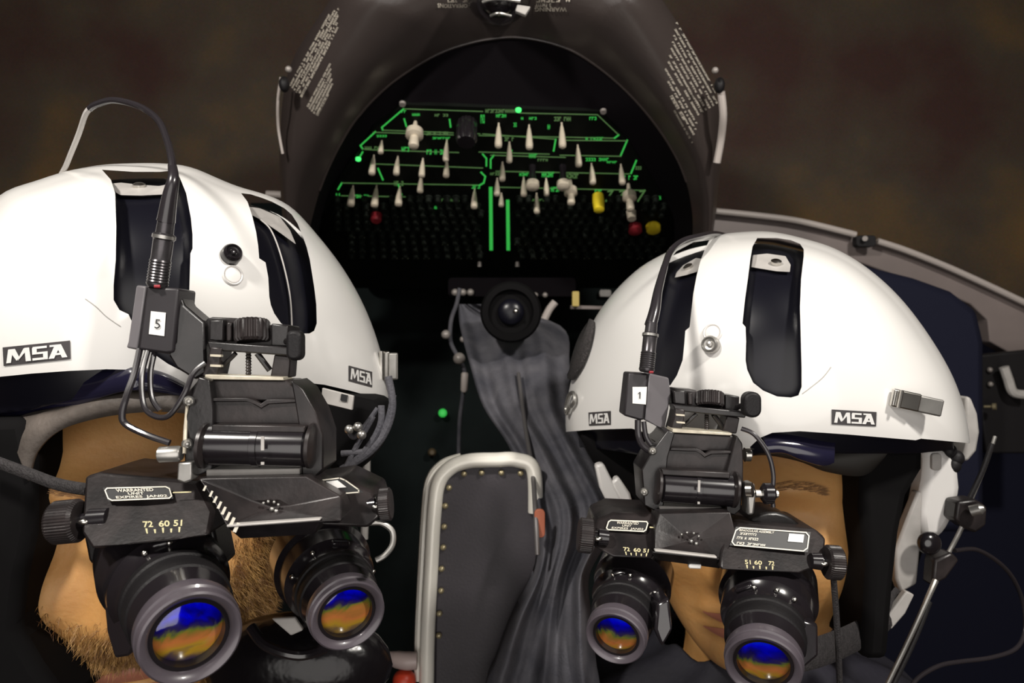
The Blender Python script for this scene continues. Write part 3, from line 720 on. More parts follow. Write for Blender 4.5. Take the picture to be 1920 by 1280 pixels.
def person(label, cen, yaw, roll, skin, beard=False, sc=1.0):
    me, R = head_mesh(cen, yaw, roll, sc)
    vs = [v.co.copy() for v in me.vertices]; ps = [tuple(p.vertices) for p in me.polygons]
    body = put('person', me, skin, None, sharp=0); tag(body, label, 'person')
    bv = BVHTree.FromPolygons([tuple(v) for v in vs], ps)
    def on(x, z, off=0.0):
        o0 = R @ Vector((x, -.28, z)); d = (R.to_3x3() @ Vector((0, 1, 0))).normalized()
        h = bv.ray_cast(o0, d); return (h[0]-d*off, h[1]) if h[0] is not None else (o0, Vector((0, -1, 0)))
    # eyebrows and lips as thin strands
    rnd = random.Random(7)
    for s in (-1, 1):
        st = []
        for i in range(220):
            x = s*rnd.uniform(.012, .048); z = .024+.005*math.sin((abs(x)-.012)/.036*3)+rnd.uniform(-.0025, .0025)
            p, n = on(x, z); q = p+n*.0007+(R.to_3x3() @ Vector((s*.004, -.0003, .001))); w = Vector((0, 0, .0002))
            st.append(([p-w, p+w, q], [(0, 1, 2)]))
        put('eyebrow', mesh(*joinm(st), fix=False), M['brow'], body, smooth=False)
    lp = []
    for z0, hh in ((-.067, .0045), (-.079, .005)):
        vv = []; N = 14
        for j in range(5):
            for i in range(N+1):
                x = -.024+.048*i/N; k = 1-(2*i/N-1)**2
                vv.append(on(x, z0+(j/4-.5)*2*hh*max(.12, k), .0006)[0])
        lp.append((vv, [(j*(N+1)+i, j*(N+1)+i+1, (j+1)*(N+1)+i+1, (j+1)*(N+1)+i) for j in range(4) for i in range(N)]))
    put('lips', mesh(*joinm(lp), fix=False), M['lip'], body)
    if beard:
        st = []; R3 = R.to_3x3(); Ri = R.inverted()
        cand = []
        for p in ps:
            c = sum((vs[i] for i in p), Vector())/len(p); l = Ri @ c
            if l.y < .045 and -.155 < l.z < .040:
                side = abs(l.x)
                lim = -.032 if side < .030 else -.032+(side-.030)*1.35
                if side > .087: continue
                if side < .026 and -.086 < l.z < -.060: continue
                if l.z < lim: cand.append((p, lim))
        for i in range(70000):
            p, lim = rnd.choice(cand); w = [rnd.random() for _ in p]; sw = sum(w); c = sum((vs[k]*a for k, a in zip(p, w)), Vector())/sw
            a, b, cc = vs[p[0]], vs[p[1]], vs[p[2]]; n = (b-a).cross(cc-a).normalized()
            l = Ri @ c
            dens = min(1, max(.15, (lim-l.z)/.022))
            if rnd.random() > dens: continue
            L = rnd.uniform(.006, .011)*(.55+dens*.6)
            dn = (R3 @ Vector((rnd.uniform(-.7, .7), -.2, -1))).normalized(); s1 = (n*.6+dn*.7+Vector((rnd.uniform(-.4, .4), rnd.uniform(-.4, .4), rnd.uniform(-.4, .4)))).normalized()
            s2 = (n*.25+dn+Vector((rnd.uniform(-.8, .8), rnd.uniform(-.8, .8), rnd.uniform(-.5, .5)))).normalized()
            q = c-n*.0006; r1 = q+s1*L*.55; r2 = r1+s2*L*.6; sd = s1.cross(n)
            if sd.length < 1e-4: continue
            sd = sd.normalized()*.00017
            st.append(([q-sd, q+sd, r1+sd, r1-sd, r2], [(0, 1, 2, 3), (3, 2, 4)]))
        bd = put('beard', mesh(*joinm(st), fix=False), M['beard'], body, smooth=False, label='short curly golden brown beard'); bd['kind'] = 'stuff'
    # flight suit over shoulders and chest
    sv = []; 
    def ring(zz, rx, ry, cy, N=40): return [cen+Vector((rx*math.cos(2*math.pi*i/N), cy+ry*math.sin(2*math.pi*i/N), zz+.006*math.sin(i*1.7)))for i in range(N)]
    prof = [(-.132,.074,.072,.045),(-.142,.084,.080,.048),(-.152,.11,.095,.056),(-.168,.145,.11,.062),(-.19,.175,.12,.068),(-.225,.192,.125,.07),(-.33,.198,.13,.07),(-.45,.196,.135,.065),(-.62,.19,.14,.065)]
    N = 40
    for q in prof: sv += ring(*q)
    sf = [(j*N+i, j*N+(i+1) % N, (j+1)*N+(i+1) % N, (j+1)*N+i) for j in range(len(prof)-1) for i in range(N)]
    so = put('flight_suit', mesh(sv, sf), M['suit'], body, sharp=0, label='dark navy flight suit collar and shoulders')
    so.modifiers.new('s', 'SOLIDIFY').thickness = .003; ss = so.modifiers.new('ss', 'SUBSURF'); ss.levels = 1; ss.render_levels = 1
    return body, on, R

# =================================================================== GOGGLES
def goggles(cfg):
    W = cfg['warp']; d0 = cfg['d']; k = cfg['k']
    g = root('night_vision_goggles', P(*W(460, 900), d0), cfg['label'], 'goggles')
    def w(pts, dz): return [(*W(x, y), d0+dz*k) for x, y in pts]
    def pr(nm, pts, dz, t, m, par=None, bev=.0007, lab=None): return prism(nm, w(pts, dz), d0, t*k, M[m], par or g, bev, lab)
    def Q(x, y, dz): return P(*W(x, y), d0+dz*k)
    rm = lambda px: px2m(px*cfg['s'], d0)
    # --- helmet mount
    mb = pr('mount_bracket', [(386,598),(398,594),(442,596),(446,604),(540,612),(542,650),(398,646),(386,640)], .014, .016, 'black2')
    pr('mount_rib', [(392,600),(418,599),(418,640),(392,638)], .009, .008, 'black', mb)
    pr('mount_rib', [(424,604),(434,604),(434,640),(424,640)], .010, .006, 'black2', mb)
    knurl('elevation_wheel', Q(473,600,.014), Q(473,641,.012), rm(34), M['black2'], g, 22, .09)
    pr('wheel_guard', [(508,606),(540,610),(540,650),(508,648)], .010, .02, 'black', g)
    pr('cross_bar', [(388,640),(560,652),(558,668),(500,664),(392,656)], .004, .012, 'black', g)
    pr('left_upright', [(394,650),(416,652),(412,680),(406,706),(378,706),(388,676)], .003, .014, 'black2', g)
    for y in (664,683): pr('vernier_step', [(394,y),(414,y+1),(414,y+5),(394,y+4)], .001, .003, 'brass', g, 0)
    pr('right_upright', [(514,664),(545,668),(542,708),(506,708)], .006, .012, 'black2', g)
    th = [Q(466,658+i*(50/18), .008) for i in range(19)]
    tube('adjusting_screw', th, [rm(6) if i % 2 else rm(4.3) for i in range(19)], M['black2'], g, smooth_path=False)
    tube('brace', [Q(412,692,.008), Q(442,662,.006)], rm(4.5), M['black'], g, smooth_path=False)
    tube('brace', [Q(482,662,.006), Q(506,694,.008)], rm(6), M['black'], g, smooth_path=False)
    pk = prism('release_paddle', cfg['paddle'], d0-.006*k, .008*k, M['rubber'], g, .0015)
    px0 = sum(p[0] for p in cfg['paddle'])/len(cfg['paddle']); py0 = sum(p[1] for p in cfg['paddle'])/len(cfg['paddle'])
    tube('paddle_stem', [Q(538,640,.010), P(px0, py0-4, d0)], rm(7), M['black'], pk, smooth_path=False)
    # --- carriage block with bright scuffed top edge
    pr('carriage_top_edge', [(384,702),(530,707),(532,713),(384,711)], -.002, .014, 'brass', None, .0003, 'scuffed bright top edge')
    hb = pr('carriage_block', [(372,711),(538,713),(566,738),(572,752),(360,750),(352,735)], -.001, .024, 'black2')
    pr('carriage_plate', [(356,751),(470,750),(478,756),(490,763),(504,755),(568,752),(580,796),(354,794)], -.004, .022, 'black2')
    pr('notch_lip', [(398,752),(462,752),(478,758),(490,765),(503,757),(562,753),(562,748),(500,749),(489,757),(476,750),(462,746),(398,746)], -.0055, .003, 'greyplate' if 0 else 'black2', hb, .0002)
    # --- side plates
    pr('side_plate', [(372,706),(392,712),(400,770),(398,880),(372,892),(346,880),(344,800),(356,750)], -.007, .026, 'black')
    pr('side_plate', [(545,712),(568,730),(592,772),(606,815),(606,880),(590,895),(566,890),(560,800),(552,750)], -.007, .026, 'black2')
    # --- pivot barrel
    b = lathe('pivot_barrel', Q(392,834,-.006), Q(578,838,-.006), [(0,rm(34)),(.02,rm(37)),(.46,rm(37)),(.465,rm(38.5)),(.53,rm(38.5)),(.535,rm(37)),(.98,rm(37)),(1,rm(34))], M['blackgloss'], g, 48)
    pr('barrel_top_cover', [(396,796),(572,798),(572,812),(396,810)], -.012, .012, 'black2')
    for y in (818, 866): 
        o = pr('witness_mark', [(489,y),(495,y),(495,y+(26 if y < 830 else 5)),(489,y+(26 if y < 830 else 5))], -.0178 if y < 830 else -.0155, .0006, 'dimgrey' if 0 else 'greyplate', b, 0)
    for x in (384, 584): lathe('barrel_end_cap', Q(x-8,835,-.008), Q(x+8,836,-.008), [(0,rm(30)),(.3,rm(41)),(.7,rm(41)),(1,rm(30))], M['black2'], g, 40)
    for x, y in cfg['bolts']: lathe('bolt_head', P(x, y, d0-.006*k), P(x, y, d0-.012*k), [(0,rm(10)),(.5,rm(10)),(.8,rm(7)),(.7,rm(3)),(1,rm(2))], M['steel2'], g, 18)
    pr('lower_lip', [(386,880),(562,878),(562,893),(386,898)], -.008, .012, 'greyplate', None, .0006, 'worn grey lower lip')
    # --- bridge
    for nm, pts, dz, t, m in cfg['bridge']:
        if nm == 'bridge_plate':
            fr = [P(*p) for p in pts]; cx, cy, cd = cfg['fold']; c0 = P(cx, cy, cd); n = len(fr)
            mids = [(a+b)/2+(c0-(a+b)/2)*.25 for a, b in zip(fr, fr[1:]+fr[:1])]
            ring = [v+(c0-v)*.72+Vector((0, -.0012, 0)) for v in fr]
            V = fr+ring+[c0]+[v+Vector((0, t, 0)) for v in fr]; Fc = []
            for i in range(n):
                j = (i+1) % n; Fc += [(i, j, n+j, n+i), (n+i, n+j, 2*n), (i, 2*n+1+i, 2*n+1+j, j)]
            Fc.append(tuple(range(3*n, 2*n, -1)))
            bp = put(nm, mesh(V, Fc), M[m], g, sharp=12, bevel=.0006)
            for dx, dy in ((-14, -9), (-5, -12), (6, -11), (14, -6), (2, 2), (10, 6)): ball('fold_screw', P(cx+dx*k, cy+dy*k, cd-.004), .0007*(1 if dy < 0 else 1.5), M['steel2'], bp)
        else: prism(nm, pts, d0, t, M[m], g, .0008)
    # --- monoculars
    for T in cfg['tubes']:
        A = P(*T['A']); B = P(*T['B']); r = T['r']; ax = (B-A).normalized(); L = (B-A).length
        prof = [(s, q*r) for s, q in T['prof']]
        mono = lathe('monocular', A, B, prof+[(1.0, r*.97), (1.0, r*.70), (.80, r*.70)], M['blackgloss'], g, 64, label=T.get('label'))
        # ribbed focus ring
        lathe('focus_ring', A+ax*L*.60, A+ax*L*.80, [(0,r*1.10),(.1,r*1.15),(.3,r*1.15),(.35,r*1.11),(.55,r*1.11),(.6,r*1.13),(.9,r*1.11),(1,r*1.03)], M['rubber'], mono, 64)
        # pale front rim with stepped bezel
        lathe('lens_rim', A+ax*L*.90, A+ax*L*1.04, [(0,r*1.02),(.15,r*1.05),(.55,r*1.05),(.62,r*1.0),(.7,r*1.03),(.95,r*1.01),(1,r*.965),(.97,r*.92),(.85,r*.83),(.70,r*.79),(.3,r*.78),(0,r*.78)], M['ring'], mono, 64)
        # glass dome
        gp = [(0,r*.775)]
        for i in range(1, 9):
            t = i/8; gp.append((t, r*.775*math.cos(t*math.pi/2)+.00005))
        lathe('lens_glass', A+ax*L*.93, A+ax*(L*.93+r*.20), gp, T['glass'], mono, 48, sharp=0, label='coated objective glass with painted blue and amber reflections')
        # set screws and tabs
        u = ax.cross(Vector((0, 0, 1))).normalized(); v = u.cross(ax).normalized()
        if v.z < 0: v = -v; 
        for a in T.get('screws', (70, 110, 150)):
            q = A+ax*L*.56+(u*math.cos(math.radians(a))+v*math.sin(math.radians(a)))*r*1.23
            ball('set_screw', q, r*.07, M['steel'], mono)
        for a in T.get('tabs', (95,)):
            dr = (u*math.cos(math.radians(a))+v*math.sin(math.radians(a))); tn = dr.cross(ax).normalized()
            c = A+ax*L*.40+dr*r*1.22; e = [(c+ax*sx*L*.16+tn*sy*r*.38+dr*sz*r*.07) for sz in (-1, 1) for sx, sy in ((-1, -1), (1, -.7), (1, .7), (-1, 1))]
            put('grip_tab', mesh(e, [(0,1,2,3),(7,6,5,4),(0,4,5,1),(1,5,6,2),(2,6,7,3),(3,7,4,0)]), M['blackgloss'], mono, bevel=.0015)
    for nm, pts, t, m in cfg['housings']: prism(nm, pts, d0, t, M[m], g, .0016)
    for A, B, r in cfg['knobs']:
        A = P(*A); B = P(*B); 
        lathe('knob_shaft', A+(A-B)*1.0, A+(B-A)*.3, [(0,r*.45),(.5,r*.5),(.55,r*.32),(1,r*.32)], M['blackgloss'], g, 20)
        ball('shaft_pin', A+(A-B)*.28+Vector((0,-r*.45,0)), r*.14, M['steel'], g, (1.8,1,1))
        knurl('focus_knob', A, B, r, M['black2'], g, 44, .03)
    return g

def plate(g, q, d, lines, words=None, seed=1, square=None, name='data_plate'):
    f = plane_mapper(d, .0006); f2 = plane_mapper(d, .0011)
    p = put(name, mesh(*quad_patch(q, f, 2, 2), fix=False), M['ink'], g, smooth=False)
    ol = [bil(q, .02, .05), bil(q, .98, .05), bil(q, .98, .95), bil(q, .02, .95)]
    pts = [bil(q, *c) for c in ((.06,.04),(.94,.04),(.985,.2),(.985,.8),(.94,.96),(.06,.96),(.015,.8),(.015,.2))]
    parts = outline_strip(pts, 2.2, f2, True)
    put('plate_border', mesh(*joinm(parts), fix=False), M['print'], p, smooth=False)
    for s, u0, v0, u1, v1 in (words or []):
        if s == '~':
            put('plate_wording', mesh(*marks([[bil(q, u0, v0), bil(q, u1, v0), bil(q, u1, v1), bil(q, u0, v1)]], f2, int(v0*100), w=.09), fix=False), M['print'], p, smooth=False); continue
        text_on('plate_wording', s, [bil(q, u0, v0), bil(q, u1, v0), bil(q, u1, v1), bil(q, u0, v1)], f2, M['print'], p, .012)
    if square:
        u0, v0, u1, v1 = square
        put('plain_white_square', mesh([f2(*bil(q, *c)) for c in ((u0,v0),(u1,v0),(u1,v1),(u0,v1))], [(0,1,2,3)], fix=False), M['sticker'], p, smooth=False)
    return p
def scale_marks(g, q, d, nums, ticks=5):
    f = plane_mapper(d, .0008)
    for s, u0, u1 in nums:
        text_on('scale_numeral', s, [bil(q, u0, 0), bil(q, u1, 0), bil(q, u1, .5), bil(q, u0, .5)], f, M['cream'], g, .02)
    parts = []
    for i in range(ticks):
        u = .06+.88*i/(ticks-1); h0 = .58 if i % 2 == 0 else .68
        parts += [([f(*bil(q, *c)) for c in ((u-.028,h0),(u+.028,h0),(u+.018,1),(u-.018,1))], [(0,1,2,3)])]
    put('scale_ticks', mesh(*joinm(parts), fix=False), M['cream'], g, smooth=False)

# =================================================================== BUILD
setting()
console()
lower_background()
seat_back()
jacket()

# ---- left helmet
LC = dict(C=(300,600), D=.56, B=.135, label='white flight helmet on the bearded pilot at left, cable box marked 5',
 outline=[(300,307),(355,313),(410,336),(450,352),(500,366),(545,388),(590,436),(640,500),(680,570),(707,640),(722,700),(728,752),(715,840),(650,910),(520,960),(350,980),(150,970),(0,930),(-90,860),(-135,750),(-145,650),(-130,560),(-85,460),(0,366),(60,343),(120,323),(190,310),(250,307)],
 slots=[[(191,318),(208,337),(216,362),(218,425),(217,487),(213,534),(213,562),(224,581),(241,589),(256,622),(276,655),(315,682),(350,700),(385,700),(388,640),(380,601),(362,583),(344,566),(355,544),(356,512),(357,475),(361,466),(361,440),(358,409),(349,362),(338,335),(330,319),(300,322),(250,322)],
        [(452,362),(464,378),(473,405),(480,434),(484,460),(486,484),(498,492),(503,520),(505,556),(508,572),(514,587),(527,606),(549,619),(567,625),(580,625),(589,620),(594,606),(593,570),(589,537),(581,487),(575,463),(567,441),(558,419),(547,402),(533,390),(510,378),(492,371),(470,364)]],
 brim=[(-300,740),(-100,718),(0,706),(60,700),(130,695),(200,692),(250,693),(292,699),(306,708),(320,724),(334,745),(350,758),(460,760),(545,735),(562,716),(608,721),(656,732),(704,745),(722,751),(800,772),(800,1400),(-300,1400)],
 linercut=[(-300,800),(0,775),(60,768),(150,745),(240,735),(300,745),(400,760),(560,745),(650,770),(720,790),(800,800),(800,1400),(-300,1400)])
# pull brim centre so the inner corner reads right
HL, bvL = helmet(LC)
fL = surf_mapper(bvL, .0006)
def on_shell(bv, px, py, off=0):
    d = P(px, py, 1).normalized(); h = bv.ray_cast(Vector((0,0,0)), d); n = h[1]; n = -n if n.dot(d) > 0 else n
    return h[0]+n*off, n
logo(bvL, [(6,651),(132,638),(133,673),(8,686)], HL)
logo(bvL, [(653,685),(697,697),(697,726),(653,714)], HL)
def plug(bv, px, py, r, m, parent, nm='snap_button', h=.004):
    p, n = on_shell(bv, px, py)
    o = lathe(nm, p-n*.001, p+n*h, [(0,r),(.6,r),(.85,r*.9),(1,r*.75),(.8,r*.6),(.75,r*.35),(.95,r*.3),(1,r*.12)], m, parent, 28)
    return o
def dimple(bv, px, py, r, parent):
    p, n = on_shell(bv, px, py)
    lathe('screw_cap', p-n*.001, p+n*.0012, [(0,r),(.7,r),(1,r*.9),(.9,r*.82),(.6,r*.78),(.9,r*.7),(1,r*.2)], M['white2'], parent, 28)
plug(bvL, 432, 479, .0056, M['blackgloss'], HL, h=.006); dimple(bvL, 436, 516, .0058, HL)
tube('moulding_seam', [surf_mapper(bvL, .0)(x, y) for x, y in ((160,560),(180,575),(200,594),(226,612))], .00028, M['greyplate'], HL)
def shellplate(bv, pts, name, parent, m, off=-.0065, screw=None):
    f = surf_mapper(bv, off); n = len(pts)
    fr = [f(*p) for p in pts]; c = sum(fr, Vector())/n; bk = [v+Vector((0,.0025,0)) for v in fr]
    o = put(name, mesh(fr+bk, [tuple(range(n)), tuple(range(2*n-1, n-1, -1))]+[(i, i+n, (i+1) % n+n, (i+1) % n) for i in range(n)]), m, parent, bevel=.0004)
    if screw:
        p, nn = on_shell(bv, *screw, off); lathe('screw', p-nn*.001, p+nn*.0018, [(0,.0035),(.7,.0035),(1,.002)], M['steel'], o, 16)
shellplate(bvL, [(200,323),(222,321),(260,325),(300,327),(330,322),(333,343),(262,346),(220,345),(212,340)], 'visor_track_plate', HL, M['greyplate'], screw=(258,327))
shellplate(bvL, [(462,367),(492,372),(533,390),(556,418),(568,446),(540,425),(500,396),(476,384)], 'visor_track_plate', HL, M['greyplate'])
tube('visor_edge', [surf_mapper(bvL, -.007)(x, y) for x, y in ((498,394),(520,415),(538,455),(552,510),(560,560),(562,618))], .0005, M['greyplate'], HL, label='thin pale edge of the stowed visor')
# chrome latch at right edge
def latch(cx, cy, d, w, h, ang, parent):
    o = None
    def rp(pts):
        a = math.radians(ang); return [(cx+x*math.cos(a)-y*math.sin(a), cy+x*math.sin(a)+y*math.cos(a)) for x, y in pts]
    o = prism('latch', rp(rrect(-w/2, -h/2, w*.05, h/2, 3)), d, .004, M['steel'], parent, .001)
    prism('latch_tongue', rp(rrect(-w*.02, -h*.44, w/2, h*.5, 3)), d+.0015, .004, M['steel2'], o, .0012)
    tube('latch_roller', [P(*q, d-.001) for q in rp([(-w*.36, -h*.5), (-w*.36, h*.5)])], px2m(h*.10, d), M['steel'], o, smooth_path=False)
    return o
latch(728, 685, on_shell(bvL, 716, 685)[0].y-.004, 34, 54, 0, HL)
# underside: navy smoked visor band, brow pad
def band(name, top, bot, bv, off0, off1, m, parent, n=10, lab=None):
    a = cr([(x, y, 0) for x, y in top], n); b = cr([(x, y, 0) for x, y in bot], n); V = []; L = min(len(a), len(b))
    for i in range(L):
        d0 = off0(a[i]); d1 = off1(b[i]); V += [P(a[i].x, a[i].y, d0), P((a[i].x+b[i].x)/2, (a[i].y+b[i].y)/2, (d0+d1)/2-.004), P(b[i].x, b[i].y, d1)]
    Fc = []
    for i in range(L-1):
        for k in range(2): Fc.append((i*3+k, i*3+3+k, i*3+4+k, i*3+1+k))
    o = put(name, mesh(V, Fc), m, parent, sharp=0, label=lab)
    o.modifiers.new('s', 'SOLIDIFY').thickness = .002; return o
dl = lambda c: .395+abs(c.x-300)*.00012
band('stowed_visor', [(-60,690),(0,690),(60,685),(150,680),(240,678),(300,690),(345,720)], [(-60,800),(0,785),(60,775),(130,765),(230,735),(290,735),(345,745)], bvL, lambda c: .387+abs(c.x-250)*.00010, lambda c: .375+abs(c.x-250)*.00012, M['navyvisor'], HL, lab='navy smoked visor edge below the brim')
band('brow_pad', [(20,800),(50,780),(120,765),(210,738),(300,730),(380,745),(480,760)], [(58,900),(72,848),(115,806),(190,781),(270,770),(340,772),(480,790)], bvL, lambda c: .384+abs(c.x-250)*.00005, lambda c: .380+abs(c.x-250)*.00003, M['edge'], HL, lab='grey brown brow pad')
# ---- right helmet
RC = dict(C=(1440,690), D=.63, B=.145, label='white flight helmet on the clean-shaven pilot at right, cable box marked 1',
 outline=[(1420,434),(1350,440),(1290,455),(1240,479),(1200,502),(1150,550),(1110,608),(1078,690),(1063,760),(1062,810),(1080,880),(1150,950),(1280,1000),(1440,1015),(1600,1000),(1740,950),(1805,890),(1818,835),(1808,770),(1783,700),(1735,620),(1682,553),(1622,500),(1562,465),(1500,446),(1460,437)],
 slots=[[(1330,450),(1300,454),(1268,471),(1247,497),(1229,560),(1216,620),(1206,690),(1214,728),(1257,722),(1269,704),(1280,675),(1283,645),(1285,620),(1293,613),(1300,550),(1306,518),(1313,490),(1321,469)],
        [(1420,446),(1411,462),(1407,485),(1402,524),(1397,560),(1392,606),(1398,613),(1399,640),(1398,675),(1401,693),(1412,717),(1431,732),(1457,743),(1483,745),(1497,741),(1503,725),(1503,690),(1502,654),(1500,576),(1502,524),(1507,480),(1507,467),(1500,457),(1483,450),(1457,446)]],
 brim=[(900,830),(1064,809),(1112,805),(1184,803),(1215,812),(1250,850),(1320,870),(1390,855),(1408,836),(1424,821),(1448,811),(1500,808),(1587,814),(1717,825),(1727,822),(1812,830),(1900,842),(2000,850),(2000,1400),(900,1400)],
 linercut=[(900,850),(1100,838),(1184,850),(1320,880),(1424,850),(1500,845),(1587,850),(1717,850),(1812,840),(2000,850),(2000,1400),(900,1400)])
HR, bvR = helmet(RC)
logo(bvR, [(1559,767),(1643,772),(1642,799),(1559,795)], HR)
logo(bvR, [(1104,773),(1146,770),(1146,796),(1105,798)], HR)
plug(bvR, 1334, 647, .0058, M['steel2'], HR, h=.006); dimple(bvR, 1336, 624, .0062, HR)
tube('moulding_seam', [surf_mapper(bvR, 0)(x, y) for x, y in ((1504,738),(1520,726),(1542,708),(1558,688))], .0003, M['greyplate'], HR)
shellplate(bvR, [(1412,461),(1440,458),(1478,463),(1488,480),(1486,494),(1460,493),(1408,485)], 'visor_track_plate', HR, M['greyplate'], screw=(1458,475))
shellplate(bvR, [(1318,470),(1300,468),(1275,482),(1262,496),(1258,507),(1280,502),(1310,492)], 'visor_track_plate', HR, M['greyplate'], screw=(1283,486))
latch(1722, 755, on_shell(bvR, 1722, 755)[0].y-.012, 96, 34, 12, HR)
p = [on_shell(bvR, x, y, .0008)[0] for x, y in ((1080,745),(1073,733),(1066,745),(1064,765),(1070,779),(1080,765))]
tube('ring_clip', [on_shell(bvR, x, y, .003)[0] for x, y in ((1076,762),(1070,775),(1068,765),(1074,742),(1082,738),(1084,752),(1078,762))], .0016, M['steel2'], HR)
# velcro patch on the far side
q = [(1112,602),(1118,612),(1112,648),(1098,686),(1080,712),(1073,706),(1078,672),(1092,632)]
f = surf_mapper(bvR, .0016)
cpt = f(1096,655); vv = [f(x, y) for x, y in cr([(a, b, 0) for a, b in q], 5, True) for _ in (0,)] if 0 else [f(v.x, v.y) for v in cr([(a, b, 0) for a, b in q], 5, True)]
put('velcro_patch', mesh([cpt]+vv, [(0, 1+i, 1+(i+1) % len(vv)) for i in range(len(vv))], fix=False), M['velcro'], HR, sharp=0).modifiers.new('s', 'SOLIDIFY').thickness = .003
# ear assembly of right helmet: grey rim, white ear cup, strap, boom pivot
prism('rim_strip', [(1812,742),(1822,745),(1834,775),(1838,810),(1832,845),(1815,866),(1805,862),(1813,832),(1811,780)], .585, .05, M['greyplate'], HR, .003)
prism('ear_cup', [(1733,838),(1765,838),(1785,852),(1800,875),(1804,915),(1798,955),(1780,990),(1765,1012),(1728,1010),(1722,960),(1735,900),(1738,865)], .555, .04, M['white2'], HR, .006, label='white ear cup below the right side')
prism('ear_cup_recess', rrect(1748, 850, 1766, 882, 6), .553, .004, M['greyplate'], HR, .0008)
for x, y in ((1778,845),(1792,858),(1786,872)): ball('cup_screw', P(x, y, .56), .006, M['rubber'], HR)
prism('ear_seal', [(1620,840),(1735,834),(1734,880),(1704,930),(1690,1000),(1680,1090),(1668,1240),(1618,1240),(1630,1060),(1616,960)], .49, .14, M['liner'], HR, .006, label='black padded ear seal')
prism('ear_backing', [(1690,842),(1742,842),(1742,1000),(1712,1100),(1668,1110)], .572, .02, M['liner'], HR, .002)
prism('ear_flap', [(1722,920),(1731,924),(1728,1010),(1720,1095),(1690,1112),(1680,1085),(1679,1030),(1700,975)], .548, .010, M['greyplate'], HR, .002, label='stiff grey ear flap')
prism('ear_seal', [(1085,812),(1225,806),(1222,900),(1210,960),(1180,960),(1150,905),(1115,870)], .56, .05, M['liner'], HR, .006)
for a in ([(1116,872),(1132,868),(1168,940),(1185,965),(1150,965),(1125,915)], [(1145,905),(1160,893),(1182,925),(1192,960),(1175,962)]):
    prism('cup_edge', a, .54, .012, M['white2'], HR, .002)
for x, y in ((1860,762),(1838,775),(1832,852)): pass
band('stowed_visor', [(1425,812),(1448,806),(1500,803),(1540,806),(1565,812)], [(1440,850),(1470,850),(1500,862),(1540,873),(1562,868)], bvR, lambda c: .475, lambda c: .462, M['navyvisor'], HR, lab='navy smoked visor edge below the brim')
band('brow_pad', [(1395,830),(1440,835),(1500,845),(1560,850),(1610,838),(1680,828)], [(1400,850),(1440,848),(1500,860),(1550,880),(1615,888),(1650,860)], bvR, lambda c: .482, lambda c: .486, mat('dark_brow_pad', (.03,.027,.024), .7), HR, lab='dark grey brow pad')

# ear / strap clutter of left helmet
prism('ear_seal', [(-160,790),(45,782),(60,860),(60,1000),(42,1080),(30,1180),(70,1250),(130,1330),(-160,1400)], .385, .16, M['liner'], HL, .006, label='black padded ear seal')
prism('ear_seal', [(575,725),(715,755),(700,850),(655,900),(610,880),(590,800)], .45, .05, M['liner'], HL, .006, label='black padded ear seal at the right')
pp = prism('inner_tag', [(604,727),(663,742),(660,769),(602,755)], .418, .003, M['greyplate'], HL, .0004, label='small grey tag under the brim')
prism('tag_print', [(640,738),(652,741),(650,753),(638,750)], .4172, .001, M['ink'], pp, 0)
for pts, rr in (([(728,705),(736,760),(722,810),(690,850),(640,880)], .0022), ([(715,760),(712,800),(680,850),(630,890)], .0020), ([(700,780),(672,830),(640,890)], .0016), ([(650,800),(664,820),(690,790),(708,765)], .0014), ([(640,850),(700,840),(726,790),(738,740)], .0018)):
    tube('retention_cord', [P(x, y, .432) for x, y in pts], rr, M['cloth'], HL)
for x, y in ((671,800),(678,815),(655,805)): ball('cord_bead', P(x, y, .428), .0028, M['steel2'], HL)

# ---- people
bodyL, onL, RL = person('bearded person at left in white helmet with goggles lowered over the eyes', Vector((-.262,.520,-.112)), math.radians(24), math.radians(-4), M['skinL'], True, 1.18)
bodyR, onR, RR = person('clean-shaven person at right in white helmet with goggles lowered over the eyes', Vector((.206,.620,-.129)), math.radians(-24), math.radians(3), M['skinR'], False, 1.09)

# ---- goggles
def warpL(x, y): return x, y
def interp(v, xs, ys):
    if v <= xs[0]: return ys[0]+(v-xs[0])*(ys[1]-ys[0])/(xs[1]-xs[0])
    for i in range(len(xs)-1):
        if v <= xs[i+1]: return ys[i]+(v-xs[i])*(ys[i+1]-ys[i])/(xs[i+1]-xs[i])
    return ys[-1]+(v-xs[-1])*(ys[-1]-ys[-2])/(xs[-1]-xs[-2])
def warpR(x, y):
    Y = interp(y, [595,640,705,755,795,870,895], [731,760,808,848,880,943,962])
    xl = interp(y, [600,705,795,870], [1258,1262,1238,1240]); xr = interp(y, [600,705,795,870], [1392,1385,1376,1372])
    sl = interp(y, [600,705,795,870], [386,384,392,392]); sr = interp(y, [600,705,795,870], [545,545,580,580])
    return xl+(x-sl)/(sr-sl)*(xr-xl), Y+(x-460)*.03
lens = [lensmat('painted_lens_reflection_near_left', 1, .33), lensmat('painted_lens_reflection_second', 5, .30), lensmat('painted_lens_reflection_third', 9, .40), lensmat('painted_lens_reflection_fourth', 14, .39)]
P1 = [(0,1.30),(.04,1.44),(.28,1.46),(.32,1.34),(.50,1.32),(.54,1.18),(.60,1.12),(.82,1.06),(.86,1.0),(.97,.99)]
